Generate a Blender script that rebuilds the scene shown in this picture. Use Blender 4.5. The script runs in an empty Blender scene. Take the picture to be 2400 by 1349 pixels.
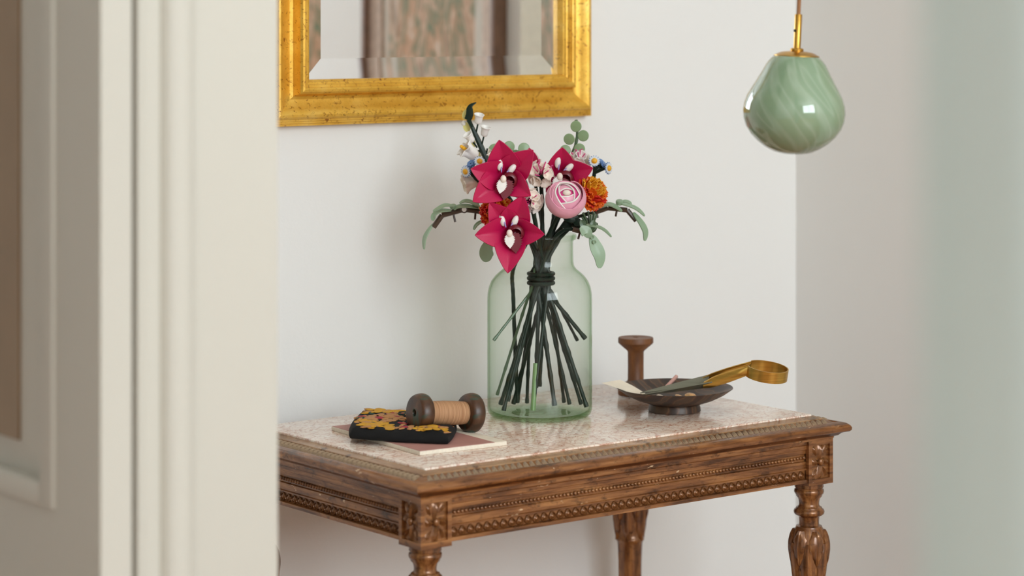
import bpy, bmesh, math, random
from mathutils import Vector, Matrix
random.seed(7)
pi, sin, cos, tan = math.pi, math.sin, math.cos, math.tan
SC = bpy.context.scene
COL = SC.collection

# ------------------------------------------------------------------ camera
FPX, CXP, YHP, CAMH = 5800.0, 1200.0, 15.0, 1.282      # focal length in pixels of the 2400 x 1349 frame, horizon row, eye height
YAW = math.radians(37.72)
RT = Vector((cos(YAW), -sin(YAW), 0)); FW = Vector((sin(YAW), cos(YAW), 0)); UP = Vector((0, 0, 1))
cam = bpy.data.cameras.new('camera'); camo = bpy.data.objects.new('camera', cam); COL.objects.link(camo)
camo.location = (0, 0, CAMH); camo.rotation_euler = (pi/2, 0, -YAW)
cam.sensor_width = 36; cam.sensor_fit = 'HORIZONTAL'; cam.lens = 36*FPX/2400
cam.shift_y = (YHP-674.5)/2400
cam.clip_start = .05
cam.dof.use_dof = True; cam.dof.focus_distance = 3.12; cam.dof.aperture_fstop = 3.6
SC.camera = camo
# ------------------------------------------------------------------ light
SC.view_settings.view_transform = 'Standard'; SC.view_settings.look = 'None'
SC.view_settings.gamma = 1; SC.view_settings.use_curve_mapping = False
SC.view_settings.exposure = 0.22
SC.cycles.use_denoising = True
SC.cycles.max_bounces = 12; SC.cycles.diffuse_bounces = 6; SC.cycles.transparent_max_bounces = 24
SC.cycles.sample_clamp_indirect = 6
w = bpy.data.worlds.new('World'); SC.world = w; w.use_nodes = True
bg = w.node_tree.nodes['Background']; bg.inputs[0].default_value = (.80, .90, 1, 1); bg.inputs[1].default_value = 1.0
WIN = (-.1, 2.3, 1.3, 3.4)            # window opening in the wall behind the camera: x0, x1, z0, z1
ld = bpy.data.lights.new('window_back_offscreen', 'AREA'); ld.shape = 'RECTANGLE'; ld.size = WIN[1]-WIN[0]; ld.size_y = WIN[3]-WIN[2]
ld.energy = 140; ld.color = (.86, .95, 1)
lo = bpy.data.objects.new('window_back_offscreen', ld); COL.objects.link(lo)
lo.location = ((WIN[0]+WIN[1])/2, -2.72, (WIN[2]+WIN[3])/2); lo.rotation_euler = (math.radians(90), 0, 0)

# ------------------------------------------------------------------ geometry helpers
def P(px, py, d): return RT*((px-CXP)/FPX*d) + FW*d + Vector((0, 0, CAMH-(py-YHP)/FPX*d))
def onz(px, py, z): return P(px, py, FPX*(CAMH-z)/(py-YHP))
def xonY(px, Y): r = (px-CXP)/FPX; d = Y/(cos(YAW)-r*sin(YAW)); return (sin(YAW)+r*cos(YAW))*d
def V(*a): return Vector(a)
WM = {}
def new(name, me, parent=None, M=None):
    M = Matrix() if M is None else M
    o = bpy.data.objects.new(name, me); COL.objects.link(o)
    if parent is not None:
        o.parent = parent; o.matrix_basis = WM[parent.name].inverted() @ M
    else: o.matrix_basis = M
    WM[o.name] = M.copy()
    return o
def tag(o, label=None, cat=None, group=None, kind=None):
    for k, v in (('label', label), ('category', cat), ('group', group), ('kind', kind)):
        if v: o[k] = v
    return o
def thing(name, loc, label, cat, group=None):
    return tag(new(name, None, None, Matrix.Translation(loc)), label, cat, group)
def mesh(name, vs, fs, m, smooth=40, bevel=0, seg=2):
    me = bpy.data.meshes.new(name); me.from_pydata([tuple(v) for v in vs], [], fs)
    bm = bmesh.new(); bm.from_mesh(me)
    bmesh.ops.recalc_face_normals(bm, faces=bm.faces)
    if bevel:
        es = [e for e in bm.edges if len(e.link_faces) == 2 and e.calc_face_angle(0) > .6]
        bmesh.ops.bevel(bm, geom=es, offset=bevel, segments=seg, profile=.6, affect='EDGES', clamp_overlap=True)
    bm.to_mesh(me); bm.free()
    if m: me.materials.append(m)
    if smooth:
        me.polygons.foreach_set('use_smooth', [True]*len(me.polygons)); me.set_sharp_from_angle(angle=math.radians(smooth))
    return me
class G:
    def __init__(s): s.v = []; s.f = []
    def add(s, vs, fs, M=None):
        n = len(s.v); s.v += [(M @ Vector(v)) if M is not None else Vector(v) for v in vs]; s.f += [tuple(i+n for i in f) for f in fs]; return s
    def box(s, a, b, M=None):
        x0, y0, z0 = a; x1, y1, z1 = b
        return s.add([(x0,y0,z0),(x1,y0,z0),(x1,y1,z0),(x0,y1,z0),(x0,y0,z1),(x1,y0,z1),(x1,y1,z1),(x0,y1,z1)],
                     [(0,3,2,1),(4,5,6,7),(0,1,5,4),(1,2,6,5),(2,3,7,6),(3,0,4,7)], M)
    def lathe(s, prof, n=32, M=None, fn=None, caps=True):
        vs = []; fs = []
        for (r, z) in prof:
            for k in range(n):
                t = 2*pi*k/n; rr = r*(fn(t, z) if fn else 1); vs.append((rr*cos(t), rr*sin(t), z))
        for i in range(len(prof)-1):
            for k in range(n):
                a = i*n+k; b = i*n+(k+1) % n; fs.append((a, b, b+n, a+n))
        if caps:
            if prof[0][0] > 1e-6: fs.append(tuple(range(n))[::-1])
            if prof[-1][0] > 1e-6: fs.append(tuple(range((len(prof)-1)*n, len(prof)*n)))
        return s.add(vs, fs, M)
    def tube(s, pts, rad, n=8, caps=True):
        pts = [Vector(p) for p in pts]; m = len(pts)
        if not hasattr(rad, '__len__'): rad = [rad]*m
        vs = []; fs = []; ref = None
        for i, p in enumerate(pts):
            t = (pts[min(i+1, m-1)]-pts[max(i-1, 0)]).normalized()
            if ref is None: ref = t.orthogonal().normalized()
            a = (ref - t*ref.dot(t)).normalized(); b = t.cross(a); ref = a
            for k in range(n):
                q = 2*pi*k/n; vs.append(p + (a*cos(q)+b*sin(q))*rad[i])
        for i in range(m-1):
            for k in range(n):
                A_ = i*n+k; B_ = i*n+(k+1) % n; fs.append((A_, B_, B_+n, A_+n))
        if caps: fs.append(tuple(range(n))[::-1]); fs.append(tuple(range((m-1)*n, m*n)))
        return s.add(vs, fs)
    def ell(s, c, rad, n=12, m=8, M=None):
        vs = [(0, 0, -1)]; fs = []
        for i in range(1, m):
            a = -pi/2+pi*i/m
            for k in range(n): t = 2*pi*k/n; vs.append((cos(a)*cos(t), cos(a)*sin(t), sin(a)))
        vs.append((0, 0, 1)); L = len(vs)-1
        for k in range(n): fs.append((0, 1+(k+1) % n, 1+k)); fs.append((L, L-n+k, L-n+(k+1) % n))
        for i in range(m-2):
            for k in range(n): a = 1+i*n+k; b = 1+i*n+(k+1) % n; fs.append((a, b, b+n, a+n))
        c = Vector(c); rad = rad if hasattr(rad, '__len__') else (rad,)*3
        T = Matrix.Translation(c) @ (M if M is not None else Matrix()) @ Matrix.Diagonal((*rad, 1))
        return s.add(vs, fs, T)
    def sheet(s, fn, nu, nv, th, M=None):            # a curved sheet of real thickness: fn(u, v), u and v in 0..1
        g = [[Vector(fn(i/nu, j/nv)) for j in range(nv+1)] for i in range(nu+1)]
        top = []; bot = []
        for i in range(nu+1):
            for j in range(nv+1):
                du = g[min(i+1, nu)][j]-g[max(i-1, 0)][j]; dv = g[i][min(j+1, nv)]-g[i][max(j-1, 0)]
                nn = du.cross(dv); nn = nn.normalized() if nn.length > 1e-12 else Vector((0, 0, 1))
                top.append(g[i][j]+nn*th/2); bot.append(g[i][j]-nn*th/2)
        W_ = nv+1; N = len(top); fs = []
        for i in range(nu):
            for j in range(nv):
                a = i*W_+j; fs.append((a, a+W_, a+W_+1, a+1)); fs.append((N+a, N+a+1, N+a+W_+1, N+a+W_))
        bd = [(0, j) for j in range(nv)]+[(i, nv) for i in range(nu)]+[(nu, j) for j in range(nv, 0, -1)]+[(i, 0) for i in range(nu, 0, -1)]
        ids = [i*W_+j for i, j in bd]
        for k in range(len(ids)):
            a, b = ids[k], ids[(k+1) % len(ids)]; fs.append((a, b, N+b, N+a))
        return s.add(top+bot, fs, M)
    def build(s, name, m, parent=None, loc=None, smooth=40, bevel=0, seg=2):
        # vertices are in world space; the origin goes to loc (things) or to the parent's origin (parts)
        M = Matrix.Translation(loc) if loc is not None else (WM[parent.name] if parent is not None else Matrix())
        inv = M.inverted()
        return new(name, mesh(name, [inv @ v for v in s.v], s.f, m, smooth, bevel, seg), parent, M)
    def data(s, name, m, smooth=40, bevel=0): return mesh(name, s.v, s.f, m, smooth, bevel)
def frame(c, y, z, sx=1, sy=1, sz=1):               # matrix at c with its Y along y and its Z near z
    y = Vector(y).normalized(); z = Vector(z); z = (z - y*z.dot(y)).normalized(); x = y.cross(z)
    M = Matrix(((x.x, y.x, z.x, c[0]), (x.y, y.y, z.y, c[1]), (x.z, y.z, z.z, c[2]), (0, 0, 0, 1)))
    return M @ Matrix.Diagonal((sx, sy, sz, 1))
def zframe(c, z): z = Vector(z).normalized(); return frame(c, z.orthogonal(), z)
def smoothpts(pts, n=6):                            # Catmull-Rom
    pts = [Vector(p) for p in pts]; out = []
    for i in range(len(pts)-1):
        p0 = pts[max(i-1, 0)]; p1 = pts[i]; p2 = pts[i+1]; p3 = pts[min(i+2, len(pts)-1)]
        for k in range(n):
            t = k/n; out.append(.5*((2*p1)+(p2-p0)*t+(2*p0-5*p1+4*p2-p3)*t*t+(3*p1-p0-3*p2+p3)*t**3))
    return out+[pts[-1]]

# ------------------------------------------------------------------ materials
def lin(c): return tuple(((x/255)/12.92 if x/255 <= .04045 else ((x/255+.055)/1.055)**2.4) for x in c)+(1,)
class NT:
    def __init__(s, name):
        s.m = bpy.data.materials.new(name); s.m.use_nodes = True; s.t = s.m.node_tree; s.n = s.t.nodes; s.b = s.n['Principled BSDF']; s.out = s.n['Material Output']
    def node(s, ty, **kw):
        o = s.n.new(ty)
        for k, v in kw.items():
            if k[0] == '_': setattr(o, k[1:], v)
            else: o.inputs[k].default_value = v
        return o
    def link(s, a, b): s.t.links.new(a, b)
    def coords(s, scale=(1, 1, 1)):
        c = s.node('ShaderNodeTexCoord'); mp = s.node('ShaderNodeMapping'); mp.inputs['Scale'].default_value = scale
        s.link(c.outputs['Object'], mp.inputs[0]); return mp.outputs[0]
    def noise(s, vec, scale, detail=4, rough=.55, dist=0):
        o = s.node('ShaderNodeTexNoise', Scale=scale, Detail=detail, Roughness=rough, Distortion=dist); s.link(vec, o.inputs['Vector']); return o.outputs['Fac']
    def ramp(s, fac, stops, interp='LINEAR'):
        r = s.node('ShaderNodeValToRGB'); r.color_ramp.interpolation = interp; e = r.color_ramp.elements
        while len(e) < len(stops): e.new(.5)
        for i, (p, c) in enumerate(stops): e[i].position = p; e[i].color = lin(c) if len(c) == 3 else c
        s.link(fac, r.inputs[0]); return r.outputs[0]
    def mix(s, fac, a, b):
        o = s.node('ShaderNodeMix', _data_type='RGBA')
        for x, i in ((fac, 0), (a, 6), (b, 7)):
            if hasattr(x, 'is_linked') or hasattr(x, 'links'): s.link(x, o.inputs[i])
            else: o.inputs[i].default_value = lin(x) if isinstance(x, tuple) else x
        return o.outputs[2]
    def bump(s, fac, strength=.3, dist=.001):
        b = s.node('ShaderNodeBump', Strength=strength, Distance=dist); s.link(fac, b.inputs['Height']); s.link(b.outputs[0], s.b.inputs['Normal'])
    def set(s, **kw):
        for k, v in kw.items():
            k = {'rough': 'Roughness', 'metal': 'Metallic', 'coat': 'Coat Weight', 'spec': 'Specular IOR Level', 'sheen': 'Sheen Weight', 'sss': 'Subsurface Weight'}.get(k, k)
            s.b.inputs[k].default_value = v
        return s
BW = (0, 0, 0, 1), (1, 1, 1, 1)
def plain(name, col, rough=.4, var=.08, scale=60, **kw):      # one colour with faint uneven tone
    t = NT(name); lo_ = tuple(max(0, c*(1-var)) for c in col); hi = tuple(min(255, c*(1+var)) for c in col)
    t.link(t.ramp(t.noise(t.coords(), scale, 3), [(.3, lo_), (.7, hi)]), t.b.inputs['Base Color']); t.set(rough=rough, **kw); return t.m
def abs_(name, col, **kw): return plain(name, col, kw.pop('rough', .32), .03, 40, **kw)
M = {}
def paint(name, col, bumpv=.15, sc=160):
    t = NT(name); c = t.coords(); t.link(t.ramp(t.noise(c, 1.3, 3), [(.3, tuple(x*.985 for x in col)), (.7, col)]), t.b.inputs['Base Color'])
    t.set(rough=.6, spec=.3); t.bump(t.noise(c, sc, 5), bumpv, .002); return t.m
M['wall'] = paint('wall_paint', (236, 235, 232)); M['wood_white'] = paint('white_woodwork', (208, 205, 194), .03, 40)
M['ceil'] = paint('ceiling_paint', (240, 238, 233))
t = NT('oak_floor'); c = t.coords((1, 9, 1)); t.link(t.ramp(t.noise(c, 6, 6), [(.3, (146, 92, 46)), (.7, (178, 120, 68))]), t.b.inputs['Base Color']); t.set(rough=.4); M['floor'] = t.m
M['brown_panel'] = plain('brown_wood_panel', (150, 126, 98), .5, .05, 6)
# gilt mirror frame
t = NT('aged_gilt'); c = t.coords(); n1 = t.noise(c, 22, 6, .65); n2 = t.noise(c, 130, 5, .7, 1.5); n3 = t.noise(t.coords((1, 1, 4)), 40, 6, .7, 2)
base = t.ramp(n1, [(.25, (206, 150, 42)), (.55, (234, 184, 74)), (.8, (246, 208, 112))])
base = t.mix(t.ramp(n2, [(.36, (1, 1, 1, 1)), (.43, (0, 0, 0, 1))]), base, (150, 90, 20))
base = t.mix(t.ramp(n3, [(.31, (1, 1, 1, 1)), (.36, (0, 0, 0, 1))]), base, (110, 66, 20))
t.link(base, t.b.inputs['Base Color']); t.set(metal=.5, rough=.38); t.bump(n2, .25, .0008); M['gilt'] = t.m
t = NT('mirror_silver'); t.b.inputs['Base Color'].default_value = (.97, .98, .98, 1); t.set(metal=1, rough=.0); M['mirror'] = t.m
# table wood
def tablewood(name, c0, c1, c2, chip=.68, gr=(5, 5, 60)):
    t = NT(name); c = t.coords(gr); c2_ = t.coords((.6, .6, 2.2))
    n1 = t.noise(c, 2.6, 6, .6); n2 = t.noise(t.coords((30, 30, 60)), 1.5, 5, .7); n3 = t.noise(c2_, 60, 6, .7, .4)
    b = t.ramp(n1, [(.32, c0), (.5, c1), (.70, c2)])
    b = t.mix(t.ramp(n2, [(.34, (.7, .7, .7, 1)), (.46, (0, 0, 0, 1))]), b, (62, 36, 18))
    b = t.mix(t.ramp(n3, [(chip, (0, 0, 0, 1)), (chip+.025, (1, 1, 1, 1))]), b, (222, 190, 150))
    t.link(b, t.b.inputs['Base Color']); t.set(metal=.25, rough=.24, spec=.7); t.bump(n1, .25, .0006); return t.m
M['twood'] = tablewood('gilded_walnut', (84, 50, 26), (136, 87, 48), (176, 122, 72), .655)
M['tdark'] = tablewood('gilded_walnut_carved', (88, 53, 27), (134, 87, 48), (174, 122, 74), .74)
M['tleg'] = tablewood('gilded_walnut_turned', (82, 49, 25), (130, 83, 46), (172, 120, 70), .72, (50, 50, 8))
M['tgrey'] = tablewood('greyed_gilt_carving', (112, 90, 68), (164, 140, 112), (208, 190, 162), .75)
M['tfillet'] = tablewood('pale_worn_gilt', (140, 102, 72), (168, 130, 94), (190, 156, 120), .72)
# marble
t = NT('rose_marble'); c = t.coords(); nz = t.node('ShaderNodeTexNoise', Scale=16, Detail=5, Roughness=.6); t.link(c, nz.inputs['Vector'])
def vor(scale, amt, sx):
    mp = t.node('ShaderNodeMapping'); mp.inputs['Scale'].default_value = sx; mp.inputs['Rotation'].default_value = (0, 0, .6); t.link(c, mp.inputs[0])
    ad = t.node('ShaderNodeVectorMath', _operation='MULTIPLY_ADD'); t.link(nz.outputs['Color'], ad.inputs[0]); ad.inputs[1].default_value = (amt,)*3; t.link(mp.outputs[0], ad.inputs[2])
    v = t.node('ShaderNodeTexVoronoi', _feature='DISTANCE_TO_EDGE', Scale=scale); t.link(ad.outputs[0], v.inputs['Vector']); return v.outputs['Distance']
patch = t.noise(c, 14, 5, .6, .8)
b = t.ramp(t.noise(c, 20, 5, .6, .5), [(.3, (234, 202, 180)), (.5, (246, 230, 214)), (.72, (252, 244, 234))])
b = t.mix(t.ramp(vor(46, .06, (1, 1.8, 1)), [(0, (.8, .8, .8, 1)), (.035, (.25, .25, .25, 1)), (.09, (0, 0, 0, 1))]), b, (172, 100, 64))
b = t.mix(t.ramp(vor(95, .05, (1.4, 1, 1)), [(0, (.55, .55, .55, 1)), (.08, (0, 0, 0, 1))]), b, (196, 130, 98))
b = t.mix(t.ramp(patch, [(.6, (0, 0, 0, 1)), (.75, (.55, .55, .55, 1))]), b, (205, 146, 120))
t.link(b, t.b.inputs['Base Color']); t.set(rough=.14, spec=.5); M['marble'] = t.m
# glass of the jar: clear surface, green absorption inside the walls
t = NT('green_bottle_glass'); t.n.remove(t.b)
tr = t.node('ShaderNodeBsdfTransparent'); gl = t.node('ShaderNodeBsdfGlossy', Roughness=.02); lw = t.node('ShaderNodeLayerWeight', Blend=.5); pw = t.node('ShaderNodeMath', _operation='POWER'); t.link(lw.outputs['Facing'], pw.inputs[0]); pw.inputs[1].default_value = 5
fr = t.node('ShaderNodeMath', _operation='MULTIPLY_ADD'); t.link(pw.outputs[0], fr.inputs[0]); fr.inputs[1].default_value = .5; fr.inputs[2].default_value = .022; mx = t.node('ShaderNodeMixShader')
t.link(fr.outputs[0], mx.inputs[0]); t.link(tr.outputs[0], mx.inputs[1]); t.link(gl.outputs[0], mx.inputs[2]); t.link(mx.outputs[0], t.out.inputs['Surface'])
va = t.node('ShaderNodeVolumeAbsorption', Density=34); va.inputs['Color'].default_value = (.16, .46, .06, 1); t.link(va.outputs[0], t.out.inputs['Volume']); M['glass'] = t.m
# lamp glass with pale swirls
t = NT('sage_opal_glass'); co = t.node('ShaderNodeTexCoord'); sx = t.node('ShaderNodeSeparateXYZ'); t.link(co.outputs['Object'], sx.inputs[0])
at = t.node('ShaderNodeMath', _operation='ARCTAN2'); t.link(sx.outputs[1], at.inputs[0]); t.link(sx.outputs[0], at.inputs[1])
tw = t.node('ShaderNodeMath', _operation='MULTIPLY_ADD'); t.link(sx.outputs[2], tw.inputs[0]); tw.inputs[1].default_value = 13; t.link(at.outputs[0], tw.inputs[2])
cb = t.node('ShaderNodeCombineXYZ'); t.link(tw.outputs[0], cb.inputs[0]); mz = t.node('ShaderNodeMath', _operation='MULTIPLY'); t.link(sx.outputs[2], mz.inputs[0]); mz.inputs[1].default_value = 5; t.link(mz.outputs[0], cb.inputs[1])
st = t.noise(cb.outputs[0], 1.5, 2, .4)
sw = t.ramp(st, [(.47, (0, 0, 0, 1)), (.53, (.24, .24, .24, 1)), (.56, (.03, .03, .03, 1)), (.62, (0, 0, 0, 1)), (.66, (.2, .2, .2, 1)), (.7, (0, 0, 0, 1))])
b = t.mix(sw, t.ramp(t.noise(co.outputs['Object'], 12, 2), [(.3, (124, 148, 116)), (.7, (142, 165, 136))]), (196, 208, 190))
t.link(b, t.b.inputs['Base Color']); t.set(rough=.08, spec=.6, coat=.6, sss=.15); t.b.inputs['Subsurface Radius'].default_value = (.01, .015, .01); t.b.inputs['Coat Roughness'].default_value = .03; M['opal'] = t.m
def metal(name, col, rough=.28, m=.95):
    t = NT(name); t.link(t.ramp(t.noise(t.coords((1, 1, 30)), 20, 4), [(.3, tuple(x*.9 for x in col)), (.7, col)]), t.b.inputs['Base Color']); t.set(metal=m, rough=rough); return t.m
M['brass'] = metal('brushed_brass', (206, 158, 72)); M['brass2'] = metal('snips_brass', (214, 172, 86), .3)
M['cord'] = plain('brown_fabric_cord', (150, 104, 66), .7); M['darkscrew'] = metal('dark_screw', (60, 50, 40), .5)
M['steel'] = metal('dark_blade_steel', (124, 122, 104), .45, .1)
# dark wood of bobbin and spool
t = NT('worn_bobbin_wood'); c = t.coords((1, 1, 1)); n1 = t.noise(c, 45, 5, .6); n2 = t.noise(c, 24, 4, .6, .7)
b = t.ramp(n1, [(.3, (50, 32, 21)), (.55, (82, 52, 32)), (.8, (128, 88, 56))]); b = t.mix(t.ramp(n2, [(.56, (0, 0, 0, 1)), (.62, (.85, .85, .85, 1))]), b, (40, 74, 62))
t.link(b, t.b.inputs['Base Color']); t.set(rough=.38); M['bobbin'] = t.m
t = NT('brown_spool_wood'); n1 = t.noise(t.coords((1, 1, .35)), 70, 5, .6); t.link(t.ramp(n1, [(.3, (84, 48, 22)), (.6, (124, 76, 38)), (.85, (156, 100, 56))]), t.b.inputs['Base Color']); t.set(rough=.5); M['spool'] = t.m
t = NT('tan_thread'); t.link(t.ramp(t.noise(t.coords((3, 3, 220)), 3, 4), [(.3, (150, 104, 70)), (.7, (204, 158, 116))]), t.b.inputs['Base Color']); t.set(rough=.7); M['thread'] = t.m
t = NT('brown_horn'); c = t.coords((1, 1, 1)); wv = t.node('ShaderNodeTexWave', Scale=14, Distortion=7, Detail=3); wv.inputs['Detail Scale'].default_value = 1.2; t.link(c, wv.inputs['Vector'])
t.link(t.ramp(wv.outputs['Fac'], [(.15, (46, 27, 15)), (.5, (64, 39, 22)), (.72, (104, 70, 44)), (.88, (72, 52, 36))]), t.b.inputs['Base Color']); t.set(rough=.42); M['horn'] = t.m
M['paper'] = plain('cream_paper', (240, 228, 208), .8, .02); M['pagecream'] = plain('cream_page_block', (236, 226, 208), .8, .03, 300)
M['rosecover'] = plain('dusty_rose_cover', (186, 134, 124), .6, .03, 30); M['pink_stick'] = plain('pink_stick', (214, 164, 152), .6)
M['kraft'] = plain('kraft_strip', (110, 84, 66), .6); M['shellc'] = plain('amber_scrap', (214, 160, 96), .35, .2, 120); M['shellw'] = plain('ivory_scrap', (232, 214, 186), .4)
M['velvet'] = plain('black_velvet', (7, 6, 6), .95, .2, 300); M['emb_gold'] = plain('gold_embroidery', (206, 146, 36), .75, .3, 500)
M['emb_tan'] = plain('tan_embroidery', (182, 130, 80), .75, .25, 500); M['emb_red'] = plain('red_embroidery', (158, 44, 56), .75, .2, 400); M['emb_green'] = plain('green_embroidery', (34, 66, 52), .8, .2, 400)
# toy-brick plastics
M['mag'] = abs_('magenta_plastic', (192, 14, 78), rough=.42); M['dred'] = abs_('dark_red_plastic', (110, 12, 32)); M['white'] = abs_('white_plastic', (242, 238, 232))
M['cream'] = abs_('cream_plastic', (248, 236, 222)); M['pink'] = abs_('pink_plastic', (240, 172, 194)); M['hotpink'] = abs_('hot_pink_plastic', (222, 74, 142)); M['lav'] = abs_('lavender_print', (168, 150, 206))
M['orange'] = abs_('orange_plastic', (238, 112, 30)); M['amber'] = abs_('amber_plastic', (236, 166, 40)); M['coral'] = abs_('coral_red_plastic', (218, 52, 40))
M['yellow'] = abs_('yellow_plastic', (242, 180, 40)); M['paleyel'] = abs_('pale_yellow_plastic', (232, 222, 140)); M['blue'] = abs_('blue_plastic', (104, 142, 196)); M['paleblue'] = abs_('white_blue_plastic', (222, 232, 242))
M['dgreen'] = abs_('dark_green_plastic', (24, 42, 32), rough=.42, spec=.3); M['stemg'] = abs_('olive_stem_plastic', (66, 80, 58), rough=.4); M['sage'] = abs_('sand_green_plastic', (146, 172, 142)); M['sagedark'] = abs_('dull_green_plastic', (84, 108, 80)); M['euc'] = abs_('eucalyptus_plastic', (140, 166, 124))
M['limestem'] = abs_('light_green_plastic', (124, 158, 104)); M['dbrown'] = abs_('dark_brown_plastic', (72, 56, 44))
t = NT('sheer_curtain_cloth'); t.b.inputs['Base Color'].default_value = lin((219, 228, 225)); t.set(rough=.8)
tl = t.node('ShaderNodeBsdfTranslucent'); tl.inputs[0].default_value = lin((220, 229, 227)); mx = t.node('ShaderNodeMixShader'); mx.inputs[0].default_value = .45
t.link(t.b.outputs[0], mx.inputs[1]); t.link(tl.outputs[0], mx.inputs[2]); t.link(mx.outputs[0], t.out.inputs[0]); M['curtain'] = t.m
t = NT('forest_painting'); c = t.coords((1, 1, .35)); n1 = t.noise(c, 15, 4, .6, .6); n2 = t.noise(t.coords((1, 1, .8)), 30, 4, .65, .5); n3 = t.noise(t.coords((1, 1, .08)), 14, 3)
b = t.ramp(n1, [(.30, (52, 66, 44)), (.40, (150, 118, 82)), (.46, (200, 164, 134)), (.52, (96, 112, 72)), (.58, (190, 146, 108)), (.68, (224, 214, 198))])
b = t.mix(t.ramp(n2, [(.46, (0, 0, 0, 1)), (.66, (.4, .4, .4, 1))]), b, (204, 146, 108)); b = t.mix(t.ramp(n3, [(.6, (0, 0, 0, 1)), (.68, (.8, .8, .8, 1))]), b, (214, 208, 198))
t.link(b, t.b.inputs['Base Color']); t.set(rough=.6); M['painting'] = t.m
M['walnut'] = plain('walnut_frame', (122, 92, 74), .45); M['mat'] = plain('pinkish_mount', (206, 186, 172), .7)

# ------------------------------------------------------------------ the room
YB, XR, YF, XL, HC = 2.76, 2.69, -2.6, -1.6, 3.55
def struct(name, g, m, **kw): return tag(g.build(name, m, **kw), kind='structure')
struct('wall_back', G().box((XL, YB, 0), (XR+.1, YB+.1, HC)), M['wall'], smooth=0)
struct('wall_right', G().box((XR, YF, 0), (XR+.1, YB, HC)), M['wall'], smooth=0)
struct('wall_left', G().box((XL-.1, YF, 0), (XL, YB+.1, HC)), M['wall'], smooth=0)
struct('floor', G().box((XL-.1, YF-.1, -.1), (XR+.1, YB+.1, 0)), M['floor'], smooth=0)
struct('ceiling', G().box((XL-.1, YF-.1, HC), (XR+.1, YB+.1, HC+.1)), M['ceil'], smooth=0)
g = G(); x0, x1, z0, z1 = WIN
g.box((XL, YF-.1, 0), (x0, YF, HC)).box((x1, YF-.1, 0), (XR+.1, YF, HC)).box((x0, YF-.1, 0), (x1, YF, z0)).box((x0, YF-.1, z1), (x1, YF, HC))
struct('wall_front', g, M['wall'], smooth=0)
win = tag(new('window_1', None, None, Matrix.Translation((x0, YF-.06, z0))), kind='structure')
g = G()
for a, b in (((x0, z0), (x0+.05, z1)), ((x1-.05, z0), (x1, z1)), ((x0+.05, z0), (x1-.05, z0+.05)), ((x0+.05, z1-.05), (x1-.05, z1))): g.box((a[0], YF-.08, a[1]), (b[0], YF-.04, b[1]))
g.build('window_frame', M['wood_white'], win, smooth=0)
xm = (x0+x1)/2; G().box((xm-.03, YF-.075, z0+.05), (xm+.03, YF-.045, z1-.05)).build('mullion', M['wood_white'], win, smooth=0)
# partition end with moulded casing, between the door and the alcove
YP = 1.98; xa, xb = xonY(306, YP), xonY(654, YP)
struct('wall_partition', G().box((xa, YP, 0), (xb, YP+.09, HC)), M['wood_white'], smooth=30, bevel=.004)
prof = [(306, 0), (307, .012), (312, .012), (322, .008), (345, .006), (366, .006), (372, .014), (380, .018), (405, .019), (428, .017), (436, .012), (442, .005), (450, .004), (458, 0)]
xs = [(xonY(p, YP), YP-h-.0005) for p, h in prof]
vs = [(x, y, z) for z in (0, HC) for x, y in xs]; n = len(xs)
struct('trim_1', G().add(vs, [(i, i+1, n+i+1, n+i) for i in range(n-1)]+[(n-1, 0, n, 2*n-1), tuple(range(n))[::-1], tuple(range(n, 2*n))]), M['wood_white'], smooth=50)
struct('wall_inner', G().box((XL, YP, 0), (.28, YP+.09, HC)).box((.28, YP, 2.12), (xa, YP+.09, HC)), M['wall'], smooth=0)
struct('trim_2', G().box((XR-.028, 2.078, 0), (XR, 2.17, HC)), plain('beige_trim_paint', (214, 206, 184), .5, .02), smooth=0)
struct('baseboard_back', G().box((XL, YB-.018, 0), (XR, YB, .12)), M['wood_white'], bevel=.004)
# door leaf standing open, with a fielded panel
DX0, DX1, DY0, DY1 = 1.06, 1.0915, 1.97, 2.69
door = tag(new('door_1', None, None, Matrix.Translation((DX0, DY0, 0))), kind='structure')
PY0, PY1, PZ0, PZ1 = 2.0565, 2.60, .819, 1.92
for nm, a, b in (('stile', (DX0, DY0, .01), (DX1, PY0, 2.1)), ('stile', (DX0, PY1, .01), (DX1, DY1, 2.1)), ('rail', (DX0, PY0, .01), (DX1, PY1, .2)), ('rail', (DX0, PY0, .70), (DX1, PY1, PZ0)), ('rail', (DX0, PY0, PZ1), (DX1, PY1, 2.1))):
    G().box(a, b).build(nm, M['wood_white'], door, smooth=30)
def door_panel(z0, z1):
    for q, (ya, yb, za, zb) in enumerate(((PY0, PY0+.025, z0, z1), (PY1-.025, PY1, z0, z1), (PY0+.025, PY1-.025, z0, z0+.022), (PY0+.025, PY1-.025, z1-.022, z1))):
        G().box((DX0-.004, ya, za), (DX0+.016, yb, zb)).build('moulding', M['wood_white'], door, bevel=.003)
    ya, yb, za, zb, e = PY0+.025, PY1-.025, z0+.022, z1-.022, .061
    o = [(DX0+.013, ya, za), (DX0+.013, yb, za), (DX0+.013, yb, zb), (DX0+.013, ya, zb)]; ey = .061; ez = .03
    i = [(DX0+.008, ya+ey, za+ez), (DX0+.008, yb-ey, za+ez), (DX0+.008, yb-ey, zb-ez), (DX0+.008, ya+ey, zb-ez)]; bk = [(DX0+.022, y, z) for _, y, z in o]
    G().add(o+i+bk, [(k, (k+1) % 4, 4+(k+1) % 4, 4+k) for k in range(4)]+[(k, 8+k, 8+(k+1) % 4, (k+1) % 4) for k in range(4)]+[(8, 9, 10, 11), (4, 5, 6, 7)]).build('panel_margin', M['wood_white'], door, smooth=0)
    G().box((DX0+.0055, ya+ey, za+ez), (DX0+.0079, yb-ey, zb-ez)).build('panel_field', M['brown_panel'], door, smooth=0)
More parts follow.
